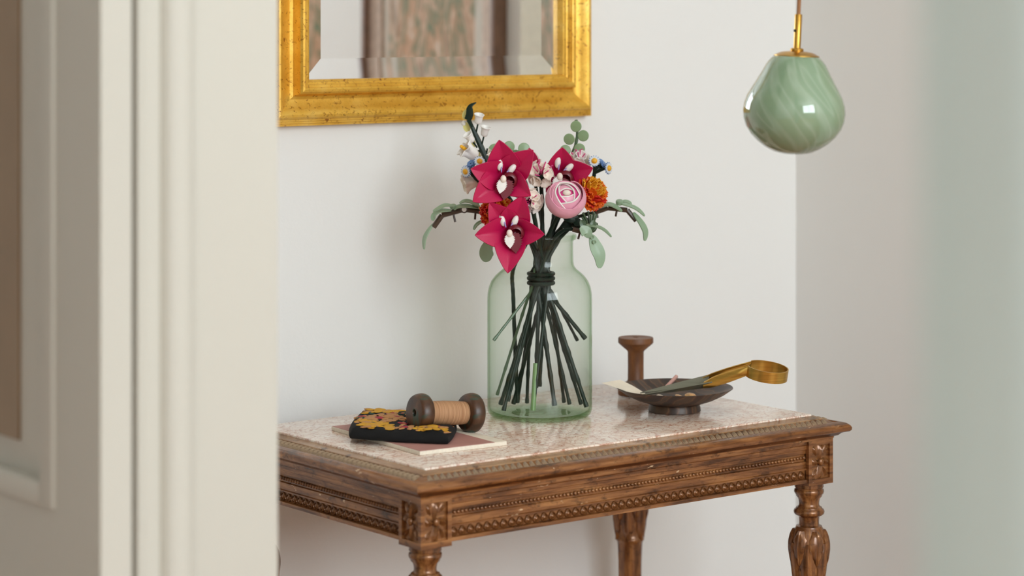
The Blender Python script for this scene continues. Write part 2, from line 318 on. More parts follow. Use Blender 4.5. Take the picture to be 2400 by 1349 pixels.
door_panel(PZ0, PZ1); door_panel(.2, .70)

# ------------------------------------------------------------------ wall mirror
mx0, mx1, mz0, mz1 = 1.717, 2.266, 1.125, 2.0
mir = thing('wall_mirror', (mx0, YB, mz0), 'wall mirror in a wide scooped antique gold frame above the console table', 'mirror')
prof = [(0, 0), (0, .016), (.003, .016), (.0035, .0195), (.006, .0195), (.0065, .0225), (.009, .0225), (.0095, .026), (.012, .0285), (.015, .029), (.018, .0275), (.023, .023), (.029, .0195), (.035, .0185), (.039, .0205), (.0415, .0255), (.042, .030),
        (.0425, .033), (.045, .0355), (.048, .036), (.0505, .0345), (.051, .0325), (.0545, .0325), (.055, .0305), (.058, .0295), (.0585, .0275), (.0605, .026), (.061, .010), (.061, 0)]
cs = [(mx0, mz0, 1, 1), (mx1, mz0, -1, 1), (mx1, mz1, -1, -1), (mx0, mz1, 1, -1)]
for k in range(4):
    a = cs[k]; b = cs[(k+1) % 4]; n = len(prof)
    vs = [(c_[0]+c_[2]*e, YB-.0005-h, c_[1]+c_[3]*e) for c_ in (a, b) for e, h in prof]
    G().add(vs, [(i, i+1, n+i+1, n+i) for i in range(n-1)]+[tuple(range(n))[::-1], tuple(range(n, 2*n)), (n-1, 0, n, 2*n-1)]).build('frame_rail', M['gilt'], mir, smooth=35)
gx0, gx1, gz0, gz1, gy = mx0+.058, mx1-.058, mz0+.058, mz1-.058, YB-.012
bw = .030; bh = bw*tan(math.radians(4.6))
o = [(gx0, gz0), (gx1, gz0), (gx1, gz1), (gx0, gz1)]; i = [(gx0+bw, gz0+bw), (gx1-bw, gz0+bw), (gx1-bw, gz1-bw), (gx0+bw, gz1-bw)]
G().add([(x, gy, z) for x, z in i]+[(x, YB-.002, z) for x, z in i], [(0, 1, 2, 3), (7, 6, 5, 4)]+[(k, 4+k, 4+(k+1) % 4, (k+1) % 4) for k in range(4)]).build('mirror_glass', M['mirror'], mir, smooth=0)
for k in range(4):
    l = (k+1) % 4
    f = [(*o[k], gy-bh), (*o[l], gy-bh), (*i[l], gy), (*i[k], gy)]; bk = [(x, z, YB-.002) for x, z, _ in f]
    G().add([(x, y, z) for x, z, y in f+bk], [(0, 1, 2, 3), (7, 6, 5, 4)]+[(j, 4+j, 4+(j+1) % 4, (j+1) % 4) for j in range(4)]).build('bevelled_edge', M['mirror'], mir, smooth=0)

# painting on the right wall, seen in the mirror
pa, pb, pz0, pz1 = 1.585, 2.005, .85, 1.75
pt = thing('framed_painting', (XR, pa, pz0), 'framed painting of woodland trees on the side wall, reflected in the mirror', 'painting')
for (ya, yb, za, zb) in ((pa, pa+.013, pz0, pz1), (pb-.013, pb, pz0, pz1), (pa+.013, pb-.013, pz0, pz0+.013), (pa+.013, pb-.013, pz1-.013, pz1)): G().box((XR-.03, ya, za), (XR-.0005, yb, zb)).build('frame_rail', M['walnut'], pt, bevel=.002)
for (ya, yb, za, zb) in ((pa+.013, pa+.05, pz0+.013, pz1-.013), (pb-.05, pb-.013, pz0+.013, pz1-.013), (pa+.05, pb-.05, pz0+.013, pz0+.05), (pa+.05, pb-.05, pz1-.05, pz1-.013)): G().box((XR-.018, ya, za), (XR-.001, yb, zb)).build('mount', M['mat'], pt, smooth=0)
G().box((XR-.014, pa+.05, pz0+.05), (XR-.001, pb-.05, pz1-.05)).build('canvas', M['painting'], pt, smooth=0)

# ------------------------------------------------------------------ console table
TZ = .75; tx0, tx1, ty0, ty1 = 1.665, 2.287, 2.317, 2.682
tab = thing('console_table', ((tx0+tx1)/2, (ty0+ty1)/2, 0), 'carved gilt-brown wooden console table with a rose veined marble top', 'table')
slab = G().box((tx0, ty0, TZ-.012), (tx1, ty1, TZ)).build('marble_top', M['marble'], tab, bevel=.0018); slab['label'] = 'rose and cream veined marble slab'
def ring(prof, name, m, parent, smooth=45, closed=True):
    n = len(prof); g = G(); vs = []
    for e, z in prof: vs += [(tx0-e, ty0-e, z), (tx1+e, ty0-e, z), (tx1+e, ty1+e, z), (tx0-e, ty1+e, z)]
    fs = [(i*4+k, i*4+(k+1) % 4, ((i+1) % n)*4+(k+1) % 4, ((i+1) % n)*4+k) for i in range(n) for k in range(4)]
    return g.add(vs, fs).build(name, m, parent, smooth=smooth)
ring([(-.01, .7381), (.0102, .7381), (.0102, .7440), (.0096, .7450), (.0008, .7478), (-.0005, .7478), (-.0005, .7383), (-.01, .7383)], 'fillet', M['tfillet'], tab, 30)
corn = ring([(-.012, .7378), (.0103, .7378), (.0103, .7432), (.0112, .7436), (.0238, .7388), (.0245, .7408), (.0275, .7408), (.0320, .7394), (.0355, .7365), (.0370, .7335), (.0366, .7305), (.0345, .7285), (.030, .7275), (.027, .7262), (.0245, .7235), (.0205, .7218), (.020, .7195), (-.012, .7195)], 'cornice', M['twood'], tab, 50)
# carved leaf that repeats along the cornice
def leafdome(a, b, h):
    g = G(); nu, nv = 6, 6; vs = []; fs = []
    for i in range(nu+1):
        for j in range(nv+1):
            u = i/nu*2-1; v = j/nv*2-1
            wd = (1-((v+1)/2)**2.2*.85); x = u*a*wd+.25*a*v; y = v*b
            r = abs(u); z = h*((1-r**2.5)*.75+.35*(1-min(1, r*3)) - .28*(1 if .35 < r < .75 else 0))*(1-max(0, abs(v))**4*.8)
            vs.append((x, y, max(0, z)))
    for i in range(nu):
        for j in range(nv): k = i*(nv+1)+j; fs.append((k, k+nv+1, k+nv+2, k+1))
    return g.add(vs, fs)
lf = leafdome(.0046, .0063, .0030).data('carved_leaf', M['tgrey'], 60)
def along(side, pitch, e, z, margin, me, name, parent, slope=0, vertical=False):
    L = (tx1-tx0 if side == 'f' else ty1-ty0)+2*e-2*margin; n = int(L/pitch); st = L/n
    out = {'f': V(0, -1, 0), 'l': V(-1, 0, 0), 'r': V(1, 0, 0)}[side]; al = {'f': V(1, 0, 0), 'l': V(0, -1, 0), 'r': V(0, 1, 0)}[side]
    p0 = {'f': V(tx0-e+margin, ty0-e, z), 'l': V(tx0-e, ty1+e-margin, z), 'r': V(tx1+e, ty0-e+margin, z)}[side]
    for k in range(n):
        c_ = p0+al*st*(k+.5)
        Mx = frame(c_, UP if vertical else (-out+UP*slope), out if vertical else (UP+out*slope))
        new(name, me, parent, Mx)
for s_ in 'flr': along(s_, .0093, .0175, .7411, .0075, lf, 'carved_leaf', corn, .38)
# aprons with beads and a carved border
AE = .0125; az0 = .6655
ap = [(0, .7195), (AE+.004, .7195), (AE+.004, .7150), (AE+.0025, .7135), (AE+.0025, .7085), (AE+.001, .7075), (AE+.001, .7030), (AE-.001, .7020), (AE-.001, .6935), (AE+.001, .6925), (AE+.0012, .6845), (AE+.0028, .6835), (AE+.0028, .6818), (AE-.0005, .6808), (AE-.0005, .6708), (AE+.0045, .6698), (AE+.005, az0), (0, az0)]
BB = .0195; BS = .044
def shell(a, b):
    g = G(); n = 14; rg = [(1, 0), (.92, .0026), (.76, .0030), (.62, .0008), (.40, .0022), (.15, .0030)]; vs = []; fs = []
    for r, z in rg:
        for k in range(n):
            q = 2*pi*k/n; yy = sin(q); vs.append((a*r*cos(q)*(1-.22*yy), b*r*yy, z*(1 if yy < .55 else .75)))
    for i in range(len(rg)-1):
        for k in range(n): p_ = i*n+k; q = i*n+(k+1) % n; fs.append((p_, q, q+n, p_+n))
    fs.append(tuple(range((len(rg)-1)*n, len(rg)*n))); return g.add(vs, fs)
sh = shell(.0056, .0054).data('carved_shell', M['tdark'], 60)
for s_ in 'flrb':
    a0, a1 = (tx0-BB+BS, tx1+BB-BS) if s_ in 'fb' else (ty0-BB+BS, ty1+BB-BS)
    n = len(ap); vs = []
    for q in (a0, a1):
        for e, z in ap: vs.append({'f': (q, ty0-e, z), 'b': (q, ty1+e, z), 'l': (tx0-e, q, z), 'r': (tx1+e, q, z)}[s_])
    A_ = G().add(vs, [(i, (i+1) % n, n+(i+1) % n, n+i) for i in range(n)]+[tuple(range(n)), tuple(range(n, 2*n))[::-1]]).build('apron', M['twood'], tab, smooth=25)
    if s_ == 'b': continue
    g = G(); L = a1-a0; nb = int(L/.0056)
    for k in range(nb):
        q = a0+L*(k+.5)/nb; e = AE+.0002+random.uniform(-.0003, .0002); z = .6978
        g.ell({'f': (q, ty0-e, z), 'l': (tx0-e, q, z), 'r': (tx1+e, q, z)}[s_], random.uniform(.0023, .0026), 8, 6)
    tag(g.build('bead_moulding', M['tdark'], A_), kind='stuff')
    along(s_, .0121, AE-.0006, .6758, BS-BB+AE+.001, sh, 'carved_shell', A_, vertical=True)
# corner blocks with rosettes
pet = leafdome(.0062, .0088, .0042).data('rosette_petal', M['tdark'], 60)
pet2 = leafdome(.0036, .006, .003).data('rosette_leaf', M['tdark'], 60)
boss = G().ell((0, 0, .003), (.0045, .0052, .0035), 12, 8).data('rosette_boss', M['tdark'], 60)
BZ0, BZ1 = .6612, .7195
for cx_, cy_, sx_, sy_ in ((tx0-BB, ty0-BB, 1, 1), (tx1+BB, ty0-BB, -1, 1), (tx1+BB, ty1+BB, -1, -1), (tx0-BB, ty1+BB, 1, -1)):
    bx0, bx1 = sorted((cx_, cx_+sx_*BS)); by0, by1 = sorted((cy_, cy_+sy_*BS))
    r_ = .0035; B_ = G().box((bx0+r_, by0+r_, BZ0), (bx1-r_, by1-r_, BZ1)).build('corner_block', M['tdark'], tab, smooth=0)
    g = G(); fr_ = .0058
    for x_ in (bx0, bx1-fr_):
        for y_ in (by0, by1-fr_): g.box((x_, y_, BZ0), (x_+fr_, y_+fr_, BZ1))
    for za, zb in ((BZ0, BZ0+.0075), (BZ1-.0065, BZ1)):
        g.box((bx0+fr_, by0, za), (bx1-fr_, by0+fr_, zb)).box((bx0+fr_, by1-fr_, za), (bx1-fr_, by1, zb)).box((bx0, by0+fr_, za), (bx0+fr_, by1-fr_, zb)).box((bx1-fr_, by0+fr_, za), (bx1, by1-fr_, zb))
    g.build('block_frame', M['twood'], B_, smooth=30)
    for out, al in ((V(0, -sy_, 0), V(1, 0, 0)), (V(-sx_, 0, 0), V(0, 1, 0))):
        c_ = V((bx0+bx1)/2, (by0+by1)/2, (BZ0+BZ1)/2+.0005)+out*(BS/2-r_)
        for k in range(4):
            dv = UP*cos(k*pi/2)+al*sin(k*pi/2); new('rosette_petal', pet, B_, frame(c_+dv*(.0118 if k % 2 == 0 else .0085), -dv, out, 1, 1.15 if k % 2 == 0 else .8, 1))
            dv = (UP*1.5*cos(k*pi/2+pi/4)+al*sin(k*pi/2+pi/4)).normalized(); new('rosette_leaf', pet2, B_, frame(c_+dv*.0165, -dv, out))
        new('rosette_boss', boss, B_, frame(c_, UP, out))
# turned legs
lp = [(.0188, .6612), (.0190, .6555), (.0178, .6545), (.0178, .6535), (.0192, .6522), (.0196, .6495), (.0188, .6470), (.0176, .6460), (.0170, .6435), (.0150, .6415), (.0138, .6385), (.0132, .6350), (.0133, .6320), (.0148, .6298), (.0168, .6290), (.0172, .6275), (.0192, .6262), (.0202, .6235), (.0196, .6208), (.0176, .6190), (.0150, .6182),
      (.0134, .6160), (.0129, .6100), (.0132, .6060), (.0170, .6045), (.0172, .6030), (.0182, .6018), (.0212, .5940), (.0228, .5840), (.0228, .5740), (.0220, .5630), (.0206, .5500), (.0196, .5380), (.0188, .5300), (.0200, .5285), (.0202, .5255), (.0185, .5235),
      (.0178, .5200), (.0174, .49), (.0150, .25), (.0120, .09), (.0118, .085), (.0155, .078), (.0155, .07), (.0118, .064), (.0130, .045), (.0118, .02), (.0095, 0)]
def lfn(tt, z):
    if .09 < z < .51: return 1-.085*abs(cos(4*tt))**.5
    return 1
legme = G().lathe([(r, z) for r, z in lp], 48, None, lfn).data('leg', M['tleg'], 45)
def rad(z):
    for (r0, z0_), (r1, z1_) in zip(lp, lp[1:]):
        if z1_ <= z <= z0_: return r0+(r1-r0)*(z0_-z)/(z0_-z1_+1e-9)
    return .02
def acanthus(zt, zb, wd, lift):
    def f(u, v):
        z = zt+(zb-zt)*v; s_ = u*2-1; wv = (sin(pi*min(1, v*.92+.08))**.6)*wd*(1+.12*cos(v*26))
        r = rad(z)+.0002+lift*(.25+.75*sin(pi*v)**.8)+.0016*abs(cos(2.2*s_*pi))-.0030*s_*s_
        a = s_*wv/rad(z); return (r*cos(a), r*sin(a), z)
    return G().sheet(f, 10, 12, .0012)
ac1 = acanthus(.600, .556, .0100, .0022).data('acanthus_leaf', M['tleg'], 60); ac2 = acanthus(.584, .527, .0096, .0018).data('acanthus_leaf', M['tleg'], 60)
for lx, ly in ((tx0-BB+BS/2, ty0-BB+BS/2), (tx1+BB-BS/2, ty0-BB+BS/2), (tx1+BB-BS/2, ty1+BB-BS/2), (tx0-BB+BS/2, ty1+BB-BS/2)):
    T = Matrix.Translation((lx, ly, 0)); L_ = new('leg', legme, tab, T)
    for k in range(6):
        new('acanthus_leaf', ac1, L_, T @ Matrix.Rotation(k*pi/3+.2, 4, 'Z')); new('acanthus_leaf', ac2, L_, T @ Matrix.Rotation((k+.5)*pi/3+.2, 4, 'Z'))

# ------------------------------------------------------------------ pendant lamp
LD = 2.85; sc_ = LD/FPX; LC = P(1862, 245, LD)
tilt = Matrix.Rotation(math.radians(2.6), 4, FW)
lampM = Matrix.Translation(LC) @ tilt
top = lampM @ V(0, 0, HC-LC.z-.02)
lamp = thing('pendant_lamp', (top.x, top.y, HC), 'sage green swirled glass pendant lamp with brass cap on a brown cord', 'lamp')
def lampart(name, prof, m, n=40, parent=lamp):
    return new(name, G().lathe([(r*sc_, (245-y)*sc_) for r, y in prof], n).data(name, m, 40), parent, lampM)
lampart('glass_shade', [(0, 362), (22, 361), (46, 356), (66, 346), (84, 333), (100, 317), (112, 299), (118, 281), (120, 262), (118, 245), (112, 226), (102, 208), (93, 193), (87, 182), (82, 174), (76, 162), (69, 149), (61, 139), (54, 132), (40, 129), (0, 128)], M['opal'], 64)
lampart('brass_cap', [(53.5, 133), (53.5, 130), (46, 126.5), (36, 122), (16, 119.5), (0, 119.4)], M['brass'])
lampart('collar', [(15, 120), (15.4, 118), (15.4, 114.5), (14, 113), (11, 112.5), (0, 112.4)], M['brass'])
lampart('tube', [(8.6, 113), (8.6, 34), (7.8, 33), (0, 33)], M['brass'])
G().ell(lampM @ V(-9*sc_, 0, (245-72)*sc_), .0018, 8, 6).build('set_screw', M['darkscrew'], lamp)
G().tube([lampM @ V(0, 0, (245-35)*sc_), top], 4.8*sc_, 10).build('cord', M['cord'], lamp)
G().lathe([(.045, 0), (.045, -.012), (.03, -.02), (0, -.021)][::-1], 32, Matrix.Translation((top.x, top.y, HC-.0003))).build('ceiling_rose', M['brass'], lamp)

# ------------------------------------------------------------------ curtain beside the camera
ca, cb_ = P(2062, 700, .9), P(2062, 700, .9)+V(.10, -.44, 0)
cd = (cb_-ca); cd.z = 0; cn = V(-cd.y, cd.x, 0).normalized()
def cf(u, v):
    z = .02+(HC-.06)*v; a = u*2*pi*4.4
    p = V(ca.x, ca.y, 0)+cd*u+cn*(.016*cos(a)+.004*sin(2.3*a+v*3))*(1.15-.3*v) + cd.normalized()*.006*sin(v*5)*(1-u)
    return (p.x, p.y, z)
cur = G().sheet(cf, 110, 14, .0015).build('curtain', M['curtain'], None, (ca.x, ca.y, 0), smooth=80)
tag(cur, 'pale blue-white curtain hanging in soft folds close beside the viewer', 'curtain')

# ------------------------------------------------------------------ glass jar
DV = 3.22; VC = P(1265, 972, DV); VC.z = TZ
o = [(.0600, .0004), (.0640, .0015), (.0672, .0050), (.0683, .0100), (.0683, .08), (.0683, .150), (.0680, .158), (.0665, .167), (.0632, .175), (.0580, .182), (.0525, .187), (.0480, .1905), (.0452, .1945), (.0440, .200), (.0437, .215), (.0436, .226), (.0445, .2285), (.0472, .2295), (.0482, .232), (.0480, .2350), (.0466, .2365)]
i = [(.0440, .2362), (.0425, .232), (.0412, .226), (.0412, .200), (.0425, .194), (.0460, .189), (.0510, .1852), (.0565, .180), (.0612, .173), (.0642, .165), (.0656, .157), (.0658, .150), (.0658, .08), (.0657, .014), (.0640, .0080), (.0580, .0062), (.0300, .0075), (0, .0090)]
jar = G().lathe([(0, .0030), (.030, .0024), (.052, .0008)]+o+i, 72, Matrix.Translation(VC)).build('glass_jar', M['glass'], None, VC, smooth=60)
tag(jar, 'pale green clear glass jar with narrow neck holding the toy flower bouquet', 'jar')

# ------------------------------------------------------------------ bouquet
CC = P(1268, 648, DV); TO = -FW
def Q(px, py, dd=0): return P(px, py, DV+dd)
slots = [V(0, 0)]
for k in range(1, 24): a = k*2.39996; slots.append(V(cos(a), sin(a))*(.0030*math.sqrt(k)))
slot_i = [0]
def stem(root, ex, ey, edd, path, r=.0023, m=None, low=None, name='stem'):
    # from the cut end in the jar, through the tie, to the flower
    k = slot_i[0]; slot_i[0] += 1; s_ = slots[k % len(slots)]
    e = Q(ex, ey, edd); e.z = max(e.z, TZ+.0095+r)
    c0 = CC+RT*s_.x+FW*s_.y
    lowp = [e+(c0-e)*t_ for t_ in (0, .25, .5, .75)]
    pts = lowp+smoothpts([c0+V(0, 0, -.006), c0+V(0, 0, .006)]+[Vector(p) for p in path], 5)
    dense = []
    for a, b in zip(pts, pts[1:]):
        nn = max(1, int((b-a).length/.004)); dense += [a+(b-a)*(q/nn) for q in range(nn)]
    dense.append(pts[-1])
    rr = [r*(1+.22*(1 if (q % 9) in (0, 1) else 0)+.05*sin(q*1.7)) for q in range(len(dense))]
    return G().tube(dense, rr, 8).build(name, m or M['dgreen'], root)
def flower(name, ex, ey, label, cat='flower', group='toy brick bouquet stems'):
    e = Q(ex, ey); e.z = max(e.z, TZ+.01); return thing(name, e, label, cat, group)
def leaf(pts, wd, face, th=.0014, crease=.12, n=5, prof=None):
    sp = smoothpts(pts, n); m = len(sp)-1
    prof = prof or (lambda t: sin(pi*min(1, t*.93+.04))**.7)
    def f(u, v):
        i_ = min(m, int(round(v*m))); t_ = (sp[min(i_+1, m)]-sp[max(i_-1, 0)]).normalized()
        fc = Vector(face(v) if callable(face) else face); sd = t_.cross(fc).normalized(); nr = sd.cross(t_)
        s_ = u*2-1; w_ = wd*prof(v); return sp[i_]+sd*(s_*w_)-nr*(crease*abs(s_)*w_)*-1
    return G().sheet(f, 6, m, th)
# --- orchids
def orchid_petal():
    def f(u, v):
        s_ = u*2-1; t_ = v; w_ = .36*(sin(pi*min(1, (t_**.78)*.98+.02))**.75 if t_ < .999 else 0)*(1-.10*t_)+.05*(1-t_)
        if t_ > .995: w_ = .002
        return (s_*w_, t_, .14*abs(s_)*w_/.36+.07*sin(pi*t_)-.02)
    return G().sheet(f, 10, 16, .028)
petm = orchid_petal().data('petal', M['mag'], 45)
def serrated():
    g = G(); n = 9; L_, W_ = .026, .0075; pts = []
    for s_ in (1, -1):
        seq = []
        for k in range(n):
            t_ = k/(n-1); w_ = W_*max(.06, sin(pi*min(1, .22+t_*.78)))**.75; seq.append((s_*w_*(1.12), -t_*L_)); seq.append((s_*w_*.82, -(t_+.5/(n-1))*L_))
        pts += seq if s_ == 1 else seq[::-1]
    m = len(pts); vs = [(x, y, .0012) for x, y in pts]+[(x, y, -.0012) for x, y in pts]
    return g.add(vs, [tuple(range(m)), tuple(range(m, 2*m))[::-1]]+[(k, m+k, m+(k+1) % m, (k+1) % m) for k in range(m)])
lipw = serrated().data('lip_fringe', M['white'], 20); lipd = serrated().data('lip', M['dred'], 20)
ear = G().ell((0, .004, 0), (.0042, .0080, .0036), 12, 8).data('column_petal', M['white'], 60)
earl = G().ell((0, 0, 0), (.0012, .0045, .0022), 10, 6).data('lavender_mark', M['lav'], 60)
cup = G().lathe([(.003, 0), (.009, .004), (.0115, .010), (.0100, .0135), (.0070, .0145), (.0072, .011), (.004, .006), (0, .005)], 20).data('throat', M['dred'], 50)
dome = G().ell((0, 0, 0), (.008, .008, .005), 16, 8).data('flower_base', M['mag'], 60)
def bloom(root, c, tips, dd, lipdir=(-.15, -1), wscale=1.0):
    cw = Q(*c, dd+.012); new('flower_base', dome, root, zframe(cw+TO*.003, TO))
    for k, (tx_, ty_, tdd, ws) in enumerate(tips):
        tw_ = Q(tx_, ty_, dd+tdd); y = tw_-cw; L_ = y.length
        st = cw+y*.06+TO*(.0012*(k % 3)); y = tw_-st; L_ = y.length
        new('petal', petm, root, frame(st, y, TO, L_*ws*wscale, L_, L_))
    u = RT*lipdir[0]+UP*lipdir[1]; u.normalize(); sd = RT*(-lipdir[1])+UP*lipdir[0]; sd.normalize()
    c1 = cw+TO*.010
    new('throat', cup, root, zframe(c1+TO*.0-u*.001+sd*.006, TO+u*.2))
    for s_ in (1, -1):
        b_ = c1-u*.010+sd*(.0068*s_-.004)+TO*.008; y = -u+sd*.35*s_; new('column_petal', ear, root, frame(b_, y, TO+sd*s_*.4))
        new('lavender_mark', earl, root, frame(b_+u*.001-sd*s_*.0026+TO*.002, y, TO))
    new('lip', lipd, root, frame(c1+u*.001+TO*.0155+sd*.0035, -u+TO*-.12-sd*.16, TO, 1.25, .92, 1)); new('lip_fringe', lipw, root, frame(c1+u*.003+TO*.018-sd*.002, -u+TO*-.12-sd*.1, TO, .86, .62, 1.2))
    G().ell(c1+u*.001+TO*.019-sd*.002, (.0040, .0040, .0050), 12, 8).build('lip_tip', M['cream'], root)
orA = flower('orchid', 1213, 950, 'magenta toy orchid stem with two large blooms, one above the other, overhanging the jar front')
bloom(orA, (1184, 415), [(1170, 329, -.018, 1.08), (1249, 352, -.016, 1.0), (1104, 396, -.02, 1.0), (1109, 472, -.022, 1.0), (1243, 458, -.022, .95)], -.055, (-.35, -1))
bloom(orA, (1198, 540), [(1147, 476, -.014, 1.0), (1226, 458, -.014, 1.0), (1114, 551, -.02, 1.0), (1275, 549, -.018, .95), (1190, 639, -.024, .92)], -.060, (-.05, -1))
G().tube(smoothpts([Q(1213, 950, .02)+V(0, 0, .004), Q(1208, 835, .012), Q(1203, 700, .003), Q(1201, 640, -.012), Q(1216, 600, -.026), Q(1238, 560, -.034), Q(1226, 545, -.036), Q(1206, 541, -.0405)], 8), [.0028, .0025]*28+[.0025], 8).build('stem', M['dgreen'], orA)
G().tube(smoothpts([Q(1238, 560, -.034), Q(1234, 500, -.024), Q(1212, 440, -.032), Q(1190, 418, -.036)], 8), .0022, 8).build('stem', M['dgreen'], orA)
orB = flower('orchid', 1362, 965, 'magenta toy orchid bloom half hidden behind the pink rose')
bloom(orB, (1315, 410), [(1318, 346, -.012, 1.2), (1389, 394, -.012, 1.05), (1252, 392, -.008, .9), (1280, 450, -.008, .9), (1352, 460, -.01, .9)], -.012, (-.5, -1))
stem(orB, 1362, 965, .02, [Q(1288, 560, .012), Q(1305, 460, .02), Q(1314, 412, .012)])
# --- rose
rose = flower('rose', 1256, 908, 'light pink toy rose with pale spiral centre beside the orange ranunculus')
rc = Q(1324, 465, -.060); rax = (TO*.78+UP*.55+RT*.14).normalized(); RM = zframe(rc, rax)
def rosepetal(R, a0, a1, span, flare=0):
    def f(u, v):
        s_ = u*2-1; th = s_*span/2; at_ = a0+(a1*(1-.75*abs(s_)**3)-a0)*v
        rr = R*(1+flare*max(0, v-.7)*3)*(1+.05*s_); return (rr*cos(at_)*cos(th), rr*cos(at_)*sin(th), R*.92*sin(at_))
    return G().sheet(f, 16, 10, .0011)
R_ = math.radians
RM3 = RM.to_3x3(); rup = (UP-rax*UP.dot(rax)).normalized(); RM = frame(rc, rup, rax)      # local +Y points up the picture
rp1 = rosepetal(.0240, R_(-85), R_(36), R_(176), .02).data('petal', M['pink'], 60); rp1b = rosepetal(.0228, R_(-85), R_(42), R_(150), .0).data('petal', M['pink'], 60)
rp2 = rosepetal(.0212, R_(-55), R_(52), R_(190)).data('petal', M['pink'], 60); rp3 = rosepetal(.0188, R_(-40), R_(61), R_(200)).data('petal', M['hotpink'], 60); rp4 = rosepetal(.0172, R_(-30), R_(71), R_(230)).data('petal', M['pink'], 60)
def rot(deg, tip, dx=0): return RM @ Matrix.Rotation(R_(deg), 4, 'Z') @ Matrix.Translation((dx, 0, 0)) @ Matrix.Rotation(R_(tip), 4, 'Y')
for deg, tip, dx in ((190, 3, .0010), (275, 5, .0018), (-15, -6, .0030)): new('petal', rp1, rose, rot(deg, tip, dx))
for deg in (85, 150): new('petal', rp1b, rose, rot(deg, 0))
for k in range(3): new('petal', rp2, rose, rot(-60+k*120, 3, .0008))
for k in range(2): new('petal', rp3, rose, rot(20+k*180, 0, .0006))
for k in range(2): new('petal', rp4, rose, rot(100+k*180, 0, .0004))
def rim(R, a1, span, M4, rt):
    pts = []
    for q in range(25):
        s_ = q/12-1; at_ = a1*(1-.75*abs(s_)**3); rr = R*(1+.05*s_); pts.append(M4 @ V(rr*cos(at_)*cos(s_*span/2), rr*cos(at_)*sin(s_*span/2), R*.92*sin(at_)))
    G().tube(pts, [rt*(.4+.6*sin(pi*(q+.5)/25)**.5) for q in range(25)], 8).build('petal_edge', M['white'], rose)
for k in range(3): rim(.0212, R_(52), R_(190), rot(-60+k*120, 3, .0008), .0011)
for k in range(2): rim(.0188, R_(61), R_(200), rot(20+k*180, 0, .0006), .0011)
for k in range(2): rim(.0172, R_(71), R_(230), rot(100+k*180, 0, .0004), .0009)
G().ell(RM @ V(0, 0, .0142), (.0054, .0054, .0040), 14, 8).build('bud', M['cream'], rose)
G().ell(RM @ V(0, 0, .0085), (.0125, .0125, .0058), 20, 8, RM.to_3x3().to_4x4()).build('heart', M['hotpink'], rose)
stem(rose, 1256, 908, -.012, [Q(1282, 560, -.012), Q(1310, 500, -.03), Q(1322, 478, -.045)], .0026)
g = G()
for k in range(5): a = k*1.2566; g.ell(rc-rax*.022+(RM.to_3x3() @ V(cos(a), sin(a), 0))*.008, (.0035, .0035, .006), 10, 6)
g.build('calyx', M['dgreen'], rose)
# --- ranunculus
def ruffle(mat, w_, l_, seed):
    rnd = random.Random(seed); ph = rnd.uniform(0, 6)
    def f(u, v):
        s_ = u*2-1; wv = w_*(.45+.55*sin(pi*(.15+.8*v)))
        return (s_*wv, v*l_*(1-.15*s_*s_), .25*l_*v*v+.0012*sin(5*s_+ph)*v+.0009*sin(11*s_+ph*2)*v)
    return G().sheet(f, 10, 6, .0008).data('petal', mat, 60)
ruf = {k: [ruffle(M[k], .0062, .0115, q) for q in range(3)] for k in ('orange', 'amber', 'coral')}
def ranunculus(root, c, ax, R0, seed, top_=('amber', 'amber', 'orange'), low_=('coral', 'orange')):
    rnd = random.Random(seed); F_ = zframe(c, ax)
    G().ell(c, R0*.72, 16, 10).build('core', M['coral'], root)
    for th, n in ((8, 4), (26, 8), (45, 12), (64, 15), (82, 17), (102, 15)):
        for k in range(n):
            a = 2*pi*(k+rnd.random()*.6)/n; t_ = R_(th+rnd.uniform(-5, 5)); nr = V(sin(t_)*cos(a), sin(t_)*sin(a), cos(t_)); up_ = V(-cos(t_)*cos(a), -cos(t_)*sin(a), sin(t_))
            nw = F_.to_3x3() @ nr; uw = F_.to_3x3() @ up_
            hi = nw.dot(UP*.8+RT*.45) > .25+rnd.uniform(-.25, .25)
            new('petal', rnd.choice(ruf[rnd.choice(top_ if hi else low_)]), root, frame(c+nw*R0*.70-uw*.003, uw+nw*.95, nw*1-uw*.6, rnd.uniform(.85, 1.15), rnd.uniform(.75, 1.0), 1))
ranR = flower('ranunculus', 1173, 955, 'ruffled orange and amber toy ranunculus to the right of the pink rose')
ranunculus(ranR, Q(1382, 455, -.018), (TO*.55+RT*.55+UP*.45), .0205, 3)
stem(ranR, 1173, 955, .015, [Q(1310, 560, .01), Q(1345, 510, .0), Q(1368, 475, -.008)], .0026)
ranL = flower('ranunculus', 1375, 968, 'ruffled orange toy ranunculus wedged between the two front magenta orchid blooms')
ranunculus(ranL, Q(1166, 498, -.022), (TO*.8-RT*.4+UP*.15), .0205, 5, ('amber', 'orange', 'orange'), ('orange', 'coral'))
stem(ranL, 1375, 968, -.005, [Q(1240, 560, -.005), Q(1205, 530, -.008), Q(1180, 508, -.012)], .0026)
